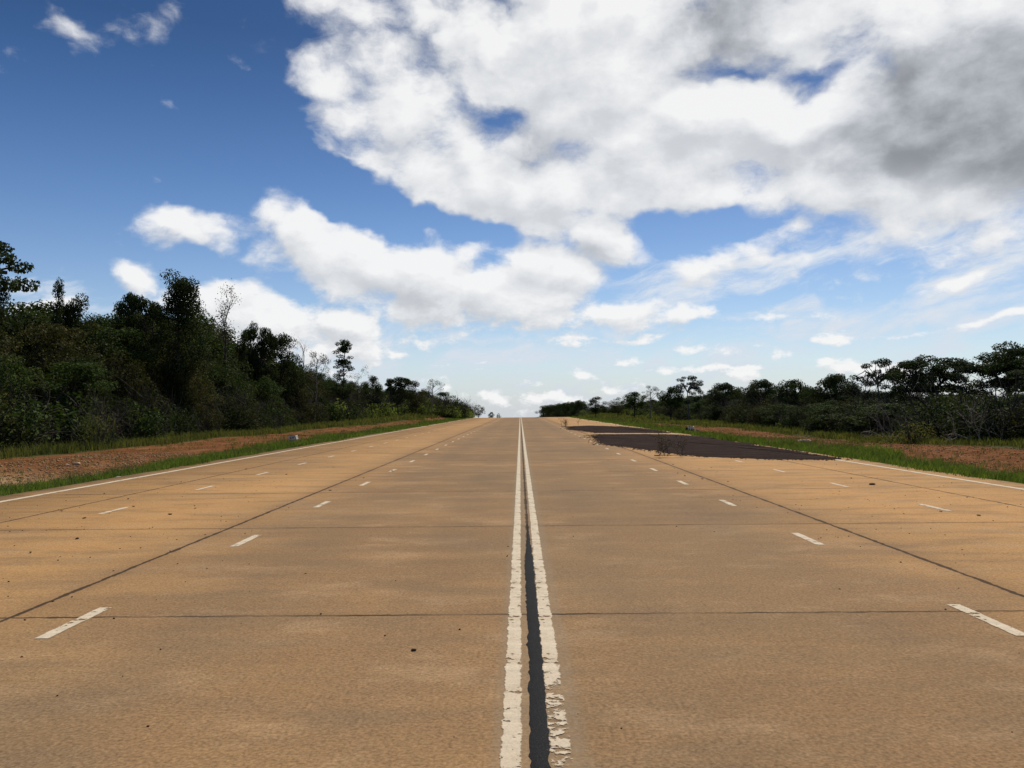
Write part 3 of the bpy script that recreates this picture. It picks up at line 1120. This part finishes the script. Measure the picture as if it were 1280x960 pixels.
# --- the forest walls: many trees and shrubs that nothing tells apart
rs = np.random.RandomState(77)
SKY_L = [(-200, 366), (0, 372), (40, 370), (75, 386), (110, 382), (175, 380), (240, 385), (285, 424), (310, 434), (345, 436), (395, 455), (430, 468), (470, 478), (540, 482), (570, 500), (600, 512)]
SKY_R = [(700, 514), (745, 503), (790, 498), (850, 490), (900, 486), (950, 483), (1000, 482), (1060, 480), (1120, 482), (1200, 484), (1280, 482), (1500, 470)]


def sky_top(px, tab):
    return float(np.interp(px, [t[0] for t in tab], [t[1] for t in tab]))


def px_of(x, y, z=0.0):
    v = CAM_R.transposed() @ Vector((x, y, z - CAM_H))
    return 640 + F_PX * v.x / -v.z


GL = 'trees packed in the forest wall left of the road'
GR = 'trees packed in the forest wall right of the road'
kinds_l = ['wall_a', 'wall_a', 'wall_b', 'wall_c', 'broad_b', 'broad_d', 'wall_c', 'broad_c']
kinds_r = ['wall_b', 'wall_c', 'wall_a', 'broad_a', 'dome_b', 'dome_a', 'wall_c']
for row, (dx, hk) in enumerate(((1.5, .72), (5.0, .92), (9.0, 1.0), (14.0, 1.0))):
    y = 20.0 + row * 1.3
    while y < 186:
        x = float(left_line(y)) - dx - 3.0 * float(smooth(100, 140, y)) + rs.normal() * .7
        px = px_of(x, y)
        top = sky_top(px, SKY_L) + 4 + rs.uniform(0, 14) * 60 / max(y, 40)
        h = max(1.6, (at(px, top, y).z - gzf(x, y)) * hk * rs.uniform(.93, 1.02))
        k = kinds_l[rs.randint(len(kinds_l))]
        near = y < 100
        plant(k, x, y, h, max(h * .72, 4.2) * rs.uniform(.9, 1.2) * (1 if near else .8), rz=rs.uniform(0, 6.28), name='forest_tree',
              label=('leafy tree packed among others in the tall left forest wall' if near else 'leafy tree packed among others in the far low left forest wall'),
              group=GL + (' near' if near else ' far'))
        y += (3.4 if y < 100 else 4.6) * rs.uniform(.8, 1.25)
for row, (dx, hk) in enumerate(((1.5, .74), (5.0, .95), (9.5, 1.0))):
    y = 16.0 + row * 1.3
    while y < 186:
        x = float(right_line(y)) + dx + rs.normal() * .6
        px = px_of(x, y)
        top = sky_top(px, SKY_R) + 4 + rs.uniform(0, 8) * 60 / max(y, 40)
        h = max(1.4, (at(px, top, y).z - gzf(x, y)) * hk * rs.uniform(.93, 1.02))
        k = kinds_r[rs.randint(len(kinds_r))]
        near = y < 75
        plant(k, x, y, h, max(h * .85, 3.6) * rs.uniform(.9, 1.2), rz=rs.uniform(0, 6.28), name='forest_tree',
              label=('dark leafy tree packed among others in the near right forest wall' if near else 'leafy tree packed among others in the far right forest wall'),
              group=GR + (' near' if near else ' far'))
        y += (3.4 if y < 90 else 5.0) * rs.uniform(.8, 1.25)

# --- undergrowth in front of the walls
bl = ['bush_dark', 'bush_olive', 'bush_dark', 'bush_olive', 'bush_green', 'thicket_a', 'thicket_b']
y = 22.0
while y < 184:
    x = float(left_line(y)) + .6 + rs.normal() * .5
    k = bl[rs.randint(len(bl))]
    h = rs.uniform(1.7, 3.2) * (1 if y < 120 else .75)
    plant(k, x, y, h, h * rs.uniform(1.2, 1.6), rz=rs.uniform(0, 6.28), name='shrub', cat='shrub', tw='stems', cw='leaves',
          label=('dark shrub in the undergrowth along the foot of the left forest' if y < 110 else 'shrub on the far left bank below the trees'),
          group='undergrowth shrubs of the left forest' + ('' if y < 110 else ', far'))
    y += 2.2 * rs.uniform(.7, 1.3) * (1 if y < 100 else 1.5)
br = ['thicket_a', 'bush_olive', 'bush_dark', 'bush_green', 'bush_olive', 'thicket_b', 'bush_dark', 'bush_green']
y = 18.0
while y < 184:
    x = float(right_line(y)) + .5 + rs.normal() * .5
    k = br[rs.randint(len(br))] if y < 75 else ['bush_dark', 'bush_olive', 'bush_green'][rs.randint(3)]
    h = rs.uniform(1.4, 2.5) * (1 if y < 120 else .7)
    plant(k, x, y, h, h * rs.uniform(1.3, 1.8), rz=rs.uniform(0, 6.28), name='shrub', cat='shrub', tw='stems', cw='leaves',
          label=('low shrub in the undergrowth along the foot of the near right forest' if y < 75 else 'leafy shrub along the foot of the far right forest'),
          group='undergrowth shrubs of the right forest' + (' near' if y < 75 else ' far'))
    y += 2.2 * rs.uniform(.7, 1.3) * (1 if y < 90 else 1.6)

# bright bushes on the far banks
for side in (-1, 1):
    for _ in range(180 if side < 0 else 70):
        y = rs.uniform(100, 187) if rs.uniform() < .5 else rs.uniform(140, 187)
        lim = float(left_line(y)) if side < 0 else float(right_line(y))
        x = lim - side * rs.uniform(-2.5, 3.5)
        if abs(x) < 11.8:
            x = side * rs.uniform(11.8, 13.0)
        h = rs.uniform(1.3, 2.8) if side < 0 else rs.uniform(.7, 1.5)
        plant('bush_bright' if rs.uniform() < .75 else 'bush_green', x, y, h, h * 1.6, rz=rs.uniform(0, 6.28), name='bush', cat='bush', tw='stems', cw='leaves',
              label='light green bush on the bank near the crest, ' + ('left of the road' if side < 0 else 'right of the road'),
              group='light green bushes on the %s bank' % ('left' if side < 0 else 'right'))

# single shrubs one can point to
for kind, px, base, hpx, wpx, nm, lab in [
    ('bush_pale', 122, 557, 46, 48, 'bamboo_clump', 'pale yellow green bamboo like clump against the dark left forest'),
    ('bush_lit', 1138, 552, 27, 56, 'shrub', 'rounded olive shrub lit at the edge of the right red verge'),
    ('bush_bright', 1000, 536, 20, 46, 'shrub', 'light green rounded shrub behind the tan stone slab'),
    ('thicket_pale', 1108, 548, 66, 44, 'bare_shrub', 'pale leafless stems rising left of the olive shrub'),
    ('thicket_pale', 1236, 556, 70, 64, 'bare_shrub', 'pale leafless branches tangled under the largest umbrella tree'),
    ('thicket_a', 1215, 552, 44, 70, 'bare_shrub', 'grey leaning tangle of twigs in front of the pale branches'),
    ('thicket_pale', 380, 532, 50, 26, 'bare_shrub', 'thin pale stems before the middle of the left forest'),
    ('bush_green', 420, 529, 16, 22, 'shrub', 'low green shrub at the foot of the slender layered tree'),
]:
    gx, gy = ground_at(px, base)
    plant(kind, gx, gy, hpx / F_PX * gy, wpx / F_PX * gy, name=nm, label=lab, cat='shrub', tw='stems', cw='leaves')

# dark plantation beyond the crest on the right
k = 0
for i in range(9):
    px = 680 + i * 5.6
    Y = 430 - i * 9
    p = at(px, 507.5 - i * .85 + rs.uniform(-.5, .5), Y)
    plant('wall_b', p.x, Y, p.z - gzf(p.x, Y), 6.6, name='plantation_tree', label='dark tree in the even plantation row past the crest', group='plantation row past the crest', rz=rs.uniform(0, 6))
for i in range(9):
    px = 683 + i * 5.6
    Y = 442 - i * 9
    p = at(px, 508.0 - i * .85, Y)
    plant('wall_b', p.x, Y, p.z - gzf(p.x, Y), 6.6, name='plantation_tree', label='dark tree in the even plantation row past the crest', group='plantation row past the crest', rz=rs.uniform(0, 6))


# ------------------------------------------------------------------ pale leaning poles and branches in the left forest edge
def stick(px0, py0, px1, py1, Y, r, name, label, parent=None):
    a, c = at(px0, py0, Y), at(px1, py1, Y - .6)
    a.z = min(a.z, a.z)
    g = Geo()
    mid = np.array(a)
    rr = np.random.RandomState(int(px0 * 7 + py0))
    p = curve_to((0, 0, 0), np.array(c) - mid, rr, 7, .12)
    g.tube(p, np.linspace(r, r * .4, 7), 5)
    if label:
        for _ in range(3):
            q = curve_to(p[rr.randint(3, 6)], p[-1] + rr.normal(size=3) * .35, rr, 4, .15)
            g.tube(q, np.linspace(r * .4, r * .15, 4), 4)
    o = link(name, g.mesh(name, [B_PALE], True), None, tuple(a))
    return tag(o, label, 'branch')


stick(90, 553, 103, 531, 44.0, .045, 'leaning_pole', 'pale straight stick leaning beside the bamboo like clump')


# ------------------------------------------------------------------ grass
def blades(name, pts, h, w, mat, label, rs, lean=.45):
    """pts (n,2); h and w arrays: one bent blade each"""
    n = len(pts)
    z = gz(pts[:, 0], pts[:, 1]) - .02
    z = np.where(np.abs(pts[:, 0]) < 10.33, crest(pts[:, 1]) - .0, z)
    b = np.stack([pts[:, 0], pts[:, 1], z], 1)
    a = rs.uniform(0, 6.283, n)
    s = np.stack([np.cos(a), np.sin(a), np.zeros(n)], 1) * w[:, None] * .5
    la = rs.uniform(0, 6.283, n)
    ln = np.stack([np.cos(la), np.sin(la), np.zeros(n)], 1) * (h * rs.uniform(.1, 1, n) * lean)[:, None]
    m1 = b + ln * .35 + np.array([0, 0, 1]) * (h * .6)[:, None]
    t = b + ln * 1.1 + np.array([0, 0, 1]) * h[:, None]
    V = np.stack([b - s, b + s, m1 - s * .8, m1 + s * .8, t], 1).reshape(-1, 3)
    q = np.arange(n)[:, None] * 5
    F = np.concatenate([q + [0, 1, 3, 2], q + [2, 3, 4]], 1).ravel()
    sizes = np.tile([4, 3], n)
    o = link(name, mesh_np(name, V, F, sizes, [mat]))
    return tag(o, label, 'grass', kind='stuff')


def clumpy(rs, n, x0, x1, y0, y1, tuft=7, spread=.13):
    """tuft centres denser nearer, then blades round each"""
    u = rs.uniform(0, 1, n)
    y = y0 * (y1 / y0) ** u
    x = rs.uniform(0, 1, n)
    x = x0(y) + (x1(y) - x0(y)) * x
    keep = (np.sin(x * 2.1 + y * .9) + np.sin(y * 1.7 - x * .6) + rs.normal(0, 1.0, n)) > -1.5
    x, y = x[keep], y[keep]
    sp = spread * np.clip(y / 40, .7, 2.5)
    px = np.repeat(x, tuft) + rs.normal(size=len(x) * tuft) * np.repeat(sp, tuft)
    py = np.repeat(y, tuft) + rs.normal(size=len(x) * tuft) * np.repeat(sp, tuft)
    th = np.repeat(rs.uniform(.55, 1.3, len(x)), tuft)
    return np.stack([px, py], 1), th


def grass_strip(name, side, n, inner, outer, y0, y1, hh, mat, label, seed, wf=1.0, lean=.5):
    r_ = np.random.RandomState(seed)
    pts, th = clumpy(r_, n, lambda y: side * inner(y), lambda y: side * outer(y), y0, y1)
    h = hh(pts[:, 1], np.abs(pts[:, 0])) * th * r_.uniform(.6, 1.2, len(pts))
    w = np.clip(.0006 * pts[:, 1], .014, .09) * r_.uniform(.8, 1.4, len(pts)) * wf
    return blades(name, pts, h, w, mat, label, r_, lean)


def wav(y, a, s):
    return a * (np.sin(y * .9 + s) * .4 + np.sin(y * .33 + 2 * s) * .6 + np.sin(y * 2.3 + s) * .3)


for side, sd_ in ((-1, 1), (1, 5)):
    s_name = 'left' if side < 0 else 'right'
    grass_strip('grass', side, 9000, lambda y: 10.38 + wav(y, .22, sd_), lambda y: 12.75 + wav(y, .85, sd_), 9, 175,
                lambda y, x: .185 + .05 * np.sin(y * .5), L_GRASS, 'lush green grass strip along the %s edge of the concrete' % s_name, 100 + sd_, 1.1, .7)
    grass_strip('dry_grass', side, 1500, lambda y: 10.6 + wav(y, .3, sd_), lambda y: 13.6 + wav(y, .8, sd_ + 2), 9, 150,
                lambda y, x: .27 + 0 * y, L_PALE, 'dry pale stalks mixed through the green grass %s of the road' % s_name, 400 + sd_, .7, .9)
    grass_strip('tall_grass', side, 7500, lambda y: (20.2 if side < 0 else 17.6) - 5.5 * smooth(75, 130, y) + wav(y, .75, sd_),
                lambda y: (np.abs(left_line(y)) if side < 0 else right_line(y)) + .8, 14, 188,
                lambda y, x: (.42 if side < 0 else .32) + .08 * np.sin(y * .31 + x), L_VERGE, 'taller dull green grass along the foot of the %s forest' % s_name, 200 + sd_, 1.15, .6)
    grass_strip('sparse_grass', side, 1500, lambda y: 12.8 + 0 * y, lambda y: 19.5 + 0 * y - 3 * smooth(75, 130, y), 10, 120,
                lambda y, x: .12 + 0 * y, L_VERGE, 'scattered grass tufts on the red earth %s of the road' % s_name, 300 + sd_, .9, .9)


# ------------------------------------------------------------------ stones and crumbs
def rock_mesh(name, seed, mat, flat=.6, sub=1, rough=.28):
    import bmesh
    bm = bmesh.new()
    bmesh.ops.create_icosphere(bm, subdivisions=sub, radius=.5)
    r_ = random.Random(seed)
    for v in bm.verts:
        k = 1 + r_.uniform(-rough, rough)
        v.co = Vector((v.co.x * k, v.co.y * k * .8, v.co.z * k * flat))
    me = bpy.data.meshes.new(name)
    bm.to_mesh(me)
    bm.free()
    me.materials.append(mat)
    return me


def scatter_stones(name, pts, sizes, zs, mats, label, seed):
    """many small four- to eight-sided stones in one ground cover object"""
    r_ = np.random.RandomState(seed)
    n = len(pts)
    base = np.array([(1, 0, 0), (-.9, .2, 0), (.1, 1, 0), (0, -1, .1), (.1, .1, .8), (0, 0, -.6)], float)
    f = np.array([(0, 2, 4), (2, 1, 4), (1, 3, 4), (3, 0, 4), (2, 0, 5), (1, 2, 5), (3, 1, 5), (0, 3, 5)])
    V = base[None] * (1 + r_.uniform(-.3, .3, (n, 6, 1)))
    a = r_.uniform(0, 6.283, n)
    c, s = np.cos(a)[:, None], np.sin(a)[:, None]
    X = V[:, :, 0] * c - V[:, :, 1] * s
    Y = V[:, :, 0] * s + V[:, :, 1] * c
    k = sizes[:, None] * .5
    P = np.stack([X * k + pts[:, :1], Y * k + pts[:, 1:], V[:, :, 2] * k * .7 + zs[:, None] + k * .1], -1).reshape(-1, 3)
    F = (np.arange(n)[:, None, None] * 6 + f[None]).reshape(-1, 3)
    mi = np.repeat(r_.randint(0, len(mats), n), 8)
    o = link(name, mesh_np(name, P, F, mats=mats, mat_idx=mi))
    return tag(o, label, 'gravel', kind='stuff')


M_STONE = mat_plain('ochre_stone', (.22, .135, .065), (.42, .29, .16))
M_STONE2 = mat_plain('pale_stone', (.46, .33, .21), (.66, .50, .35))
M_REDST = mat_plain('red_stone', (.17, .07, .035), (.32, .15, .08))
M_CLOD = mat_plain('dark_clod', (.030, .020, .013), (.085, .055, .035), 30)
M_WHITE = mat_plain('white_chalky', (.66, .58, .46), (.84, .78, .66), 5)
M_PINK = mat_plain('pinkish_brick', (.42, .20, .15), (.60, .36, .28), 6)
M_BROWN = mat_plain('dark_brown_lump', (.050, .026, .014), (.13, .065, .04), 6)

r_ = np.random.RandomState(9)
pts = np.stack([-r_.uniform(12.6, 18.5, 3400), 13 + 24 * r_.uniform(0, 1, 3400) ** .8], 1)
scatter_stones('gravel', pts, r_.uniform(.03, .13, 3400) ** 1.0, gz(pts[:, 0], pts[:, 1]), [M_STONE, M_STONE, M_STONE, M_REDST], 'ochre gravel spread on the near left verge', 1)
pts = np.stack([r_.uniform(12.8, 18.0, 3200), 12 + 45 * r_.uniform(0, 1, 3200)], 1)
scatter_stones('gravel', pts, r_.uniform(.03, .10, 3200), gz(pts[:, 0], pts[:, 1]), [M_REDST, M_REDST, M_STONE, M_CLOD], 'red brown gravel on the right verge', 2)
# crumbs on the concrete: fine ones as cover, the larger ones one by one
pts = np.stack([r_.uniform(-9.6, 9.6, 1500), 4 + 40 * r_.uniform(0, 1, 1500) ** 1.4], 1)
keep = r_.uniform(0, 1, 1500) < np.where(np.abs(pts[:, 0]) > 3.2, 1, .22)
pts = pts[keep]
scatter_stones('dirt_crumbs', pts, r_.uniform(.008, .028, len(pts)), np.full(len(pts), .002), [M_CLOD, M_CLOD, M_REDST], 'fine dark crumbs of dirt scattered on the concrete', 3)
clods = [rock_mesh('dirt_clod', q, M_CLOD, .5) for q in (1, 2, 3)]
for q in range(46):
    s_ = -1 if r_.uniform() < .55 else 1
    x = s_ * r_.uniform(3.4, 9.4)
    y = r_.uniform(7, 24)
    d_ = r_.uniform(.025, .06)
    o = link('dirt_clod', clods[q % 3], None, (x, y, .012), r_.uniform(0, 6.28), (d_ * 1.4, d_, d_ * .8))
    tag(o, 'small dark clod of earth on the concrete ' + ('left' if s_ < 0 else 'right') + ' of the centre lines', 'dirt clod',
        'earth clods on the %s carriageway' % ('left' if s_ < 0 else 'right'))


def rock(name, px, py, wpx, hpx, mat, seed, label, cat, flat=.6, z=0.0, sub=2, rough=.14, rz=0, depth=.8):
    gx, gy = ground_at(px, py)
    w = wpx / F_PX * gy
    h = hpx / F_PX * gy
    me = rock_mesh(name, seed, mat, 1.0, sub, rough)
    zz = (gzf(gx, gy) if abs(gx) > 10.3 else 0.0) + h * .42 + z
    o = link(name, me, None, (gx, gy, zz), rz, (w, w * depth / .8, h))
    return tag(o, label, cat)


rock('clod', 517, 813.5, 7, 3, M_CLOD, 5, 'dark lump of earth alone on the near left concrete', 'dirt clod')
rock('clod', 1090, 606, 8, 2.4, M_CLOD, 6, 'flat dark lump near the right outer lane dashes', 'dirt clod')
rock('stone', 96, 574, 9, 4, M_STONE2, 11, 'larger pinkish white stone on the left red earth', 'stone')
rock('stone', 84, 575, 6, 3, M_STONE2, 12, 'smaller pinkish white stone left of the larger one on the red earth', 'stone')
rock('stone_slab', 1006, 552, 17, 5, M_STONE2, 13, 'long tan stone slab at the edge of the right grass strip', 'stone', depth=.4)
rock('stone', 142, 553.5, 4, 3, M_WHITE, 14, 'small white stone in the tall grass at the foot of the left forest', 'stone')
rock('plastic_scrap', 149, 593.5, 10, 3.2, M_WHITE, 15, 'crumpled whitish plastic scrap in the left grass edge', 'litter', depth=.5)
rock('plastic_scrap', 141, 595, 3, 2.5, M_WHITE, 16, 'tiny white scrap left of the crumpled plastic', 'litter')


# chalk white block with dark marks in the left grass
def white_block():
    import bmesh
    gx, gy = ground_at(367, 551)
    w, h, dp = .50, .27, .30
    e = bpy.data.objects.new('concrete_block', None)
    COL.objects.link(e)
    e.location = (gx, gy, gzf(gx, gy) + .06)
    e.rotation_euler = (R(4), R(-9), R(-14))
    tag(e, 'chalk white block with dark marks lying tilted in the left grass', 'block')
    bm = bmesh.new()
    bmesh.ops.create_cube(bm, size=1)
    bmesh.ops.scale(bm, vec=(w, dp, h), verts=bm.verts)
    bmesh.ops.translate(bm, vec=(0, 0, h / 2), verts=bm.verts)
    bmesh.ops.bevel(bm, geom=list(bm.edges), offset=.035, segments=3, affect='EDGES')
    rr = random.Random(4)
    for v in bm.verts:
        v.co += Vector((rr.uniform(-.008, .008), rr.uniform(-.008, .008), rr.uniform(-.008, .008)))
    me = bpy.data.meshes.new('block_body')
    bm.to_mesh(me)
    bm.free()
    me.materials.append(M_WHITE)
    link('block_body', me, e)
    for (cx, cz, ww, hh) in ((-.06, .15, .05, .12), (.07, .16, .09, .05), (.15, .20, .06, .04)):
        g = Geo()
        y0 = -dp / 2 - .012
        g.add([(cx - ww / 2, y0, cz - hh / 2), (cx + ww / 2, y0, cz - hh / 2 + .01), (cx + ww / 2, y0, cz + hh / 2), (cx - ww / 2 + .01, y0, cz + hh / 2),
               (cx - ww / 2, y0 + .03, cz - hh / 2), (cx + ww / 2, y0 + .03, cz - hh / 2 + .01), (cx + ww / 2, y0 + .03, cz + hh / 2), (cx - ww / 2 + .01, y0 + .03, cz + hh / 2)],
              [(0, 1, 2, 3), (4, 7, 6, 5), (0, 4, 5, 1), (1, 5, 6, 2), (2, 6, 7, 3), (3, 7, 4, 0)])
        link('dark_mark', g.mesh('dark_mark', [M_CLOD]), e)


white_block()

# heap of white and reddish rubble on the right grass
for px, py, w_, h_, m_, sd_, lab in [
    (865.5, 537.5, 6, 5, M_BROWN, 21, 'dark brown lump in the middle of the right rubble heap'),
    (859.5, 537.5, 5, 6, M_BROWN, 22, 'dark brown lump at the left end of the right rubble heap'),
    (866.5, 535.5, 3.6, 5.5, M_WHITE, 23, 'brightest white lump, topmost of the right rubble heap'),
    (860.5, 535.5, 1.8, 5, M_WHITE, 24, 'narrow white shard standing at the left of the rubble heap'),
    (863.2, 535.3, 1.8, 5, M_WHITE, 25, 'narrow white shard next to the brightest lump of the rubble heap'),
    (871.5, 536.5, 4, 5, M_PINK, 26, 'pinkish broken brick at the right end of the rubble heap'),
    (868.5, 538.0, 3, 2.5, M_STONE2, 27, 'pale chip at the front right foot of the rubble heap'),
    (862.5, 538.2, 3, 2.0, M_STONE2, 28, 'pale chip at the front left foot of the rubble heap'),
]:
    gx, gy = ground_at(px, 538.5 if h_ > 4.9 and m_ is not M_BROWN else py)
    w_m, h_m = w_ / F_PX * gy, h_ / F_PX * gy
    me = rock_mesh('rubble_piece', sd_, m_, 1.0, 2, .2)
    tall = (538.5 - py) / F_PX * gy
    o = link('rubble_piece', me, None, (gx, gy, gzf(gx, gy) + h_m * .45 + (tall if m_ in (M_WHITE,) else 0)), sd_ * 1.0, (w_m, w_m, h_m))
    tag(o, lab, 'rubble', 'pieces of the rubble heap on the right grass')


# ------------------------------------------------------------------ dark layer spread out to dry on the right lanes
def mat_spread():
    m_, b = new_mat('dark_drying_layer')
    P = b.node('ShaderNodeNewGeometry').outputs['Position']
    n = b.noise(P, 30, 4, .75)
    n2 = b.noise(b.vm('MULTIPLY', P, (.8, 3.5, 1)), 1.0, 4, .6)
    col = b.mix(b.ss(n, .35, .68), (.012, .007, .0052), (.038, .022, .016))
    col = b.mix(b.m('MULTIPLY', b.ss(n2, .45, .7), .7), col, (.060, .038, .029))
    finish(b, principled(b, col, .95, .03, bump(b, n, .8, .03)))
    return m_


M_SPREAD = mat_spread()
RINGS = []


def spread(outline, label, seed):
    pts = [ground_at(px, py) for px, py in outline]
    # resample with a ragged edge
    rr = np.random.RandomState(seed)
    ring = []
    n = len(pts)
    for i in range(n):
        a, c = np.array(pts[i]), np.array(pts[(i + 1) % n])
        k = max(2, int(np.linalg.norm(c - a) / .25))
        for t in np.linspace(0, 1, k, endpoint=False):
            ring.append(a + (c - a) * t + rr.normal(0, .16, 2))
    ring = np.array(ring)
    ring = (ring * 2 + np.roll(ring, 1, 0) + np.roll(ring, -1, 0)) / 4 + rr.normal(0, .03, ring.shape)
    RINGS.append(ring)
    cen = ring.mean(0)
    V = []
    levels = ((1.0, .001), (.985, .022), (.95, .040), (.85, .045), (.6, .048), (.3, .046))
    m = len(ring)
    for (k, z) in levels:
        for p in ring:
            q = cen + (p - cen) * k
            V.append((q[0], q[1], z + (rr.uniform(-.008, .008) if .2 < k < .97 else 0)))
    V.append((cen[0], cen[1], .046))
    F, S_ = [], []
    for l in range(len(levels) - 1):
        for i in range(m):
            F += [l * m + i, l * m + (i + 1) % m, (l + 1) * m + (i + 1) % m, (l + 1) * m + i]
            S_.append(4)
    l = (len(levels) - 1) * m
    for i in range(m):
        F += [l + i, l + (i + 1) % m, len(V) - 1]
        S_.append(3)
    V = np.array(V)
    V[:, 2] += crest(V[:, 1])
    o = link('drying_layer', mesh_np('drying_layer', V, F, S_, [M_SPREAD], True))
    return tag(o, label, 'drying crop')


spread([(1050, 574), (1000, 574.5), (960, 574), (900, 572), (843, 567.7), (812, 562.8), (782, 558.8), (754, 555.5), (740, 546.2), (746, 543.2), (802, 542.8), (843, 543.6),
        (878, 546.2), (924, 553.5), (971, 561), (1008, 567.3)], 'larger and nearer patch of dark purplish brown crop spread out on the right lanes', 1)
spread([(838, 541.4), (790, 541.2), (748, 541.3), (730, 538.6), (713, 537.2), (711, 533.6), (735, 532.2), (778, 533.4), (812, 537.3)],
       'smaller and farther strip of dark purplish brown crop spread out on the right lanes', 2)


rg = np.concatenate([np.repeat(r, 7, 0) for r in RINGS])
rg = rg + r_.normal(0, .22, rg.shape)
scatter_stones('crop_crumbs', rg, r_.uniform(.03, .10, len(rg)), crest(rg[:, 1]) + .004, [M_CLOD], 'loose dark crumbs strewn round the edges of the dark crop patches', 7)


# dead twiggy branch lying before it
def dead_branch(px, py, L, label, seed, hh=.5):
    rr = np.random.RandomState(seed)
    gx, gy = ground_at(px, py)
    g = Geo()
    tips = []
    for k in range(7):
        a = np.array([rr.uniform(-L, L) * .55, rr.uniform(-.2, .2), .03])
        d = np.array([rr.normal() * .5, rr.normal() * .4, rr.uniform(.4, 1.0)])
        twig_tree(g, rr, a, d / np.linalg.norm(d), hh * rr.uniform(.7, 1.1), .013, 2, tips)
    p = curve_to((-L * .55, .25, .04), (L * .6, -.35, .03), rr, 9, .16)
    p[:, 2] = np.abs(p[:, 2]) * .4 + .02
    g.tube(p, np.linspace(.018, .006, 9), 5)
    tips = np.array(tips)
    c = np.repeat(tips, 2, 0) + rr.normal(size=(len(tips) * 2, 3)) * .05
    c[:, 2] = np.abs(c[:, 2]) + .02
    e = bpy.data.objects.new('dead_branch', None)
    COL.objects.link(e)
    e.location = (gx, gy, .002)
    tag(e, label, 'branch')
    v = np.concatenate(g.v)
    me = g.mesh('twigs', [B_GREY])
    link('twigs', me, e)
    V = leaf_quads(c, .07, rr, .2)
    link('dry_leaves', mesh_np('dry_leaves', V, np.arange(len(V)).reshape(-1, 4), mats=[L_DRY]), e)


dead_branch(840, 571, 1.0, 'dead twiggy branch lying on the concrete before the dark crop patch', 8)
dead_branch(714, 533.5, 1.6, 'small dead branch beside the far end of the smaller crop strip', 12, .5)


# ------------------------------------------------------------------ far blue hill beyond the crest
def far_hill():
    xs = np.linspace(-500, 900, 60)
    V, F = [], []
    for i, x in enumerate(xs):
        h = 30 * math.exp(-((x - 190) / 120) ** 2) + 3 * math.sin(x * .05)
        for q, (dy, k) in enumerate(((-400, 0), (-150, .6), (0, 1), (400, .3))):
            y = 4200 + dy
            V.append((x, y, gzf(x, y) + max(0, h + 40) * k))
        if i:
            b0 = 4 * (i - 1)
            for j in range(3):
                F.append((b0 + j, b0 + 4 + j, b0 + 5 + j, b0 + 1 + j))
    o = link('hills', mesh_np('hills', V, np.array(F), mats=[M_HILL], smooth_sh=True))
    tag(o, 'distant blue green hill beyond the crest of the road', 'hill', kind='structure')


M_HILL = mat_plain('forested_hill', (.03, .05, .03), (.06, .08, .045), .02)
far_hill()
print('TREES', len(TREES), 'OBJECTS', len(SC.objects))
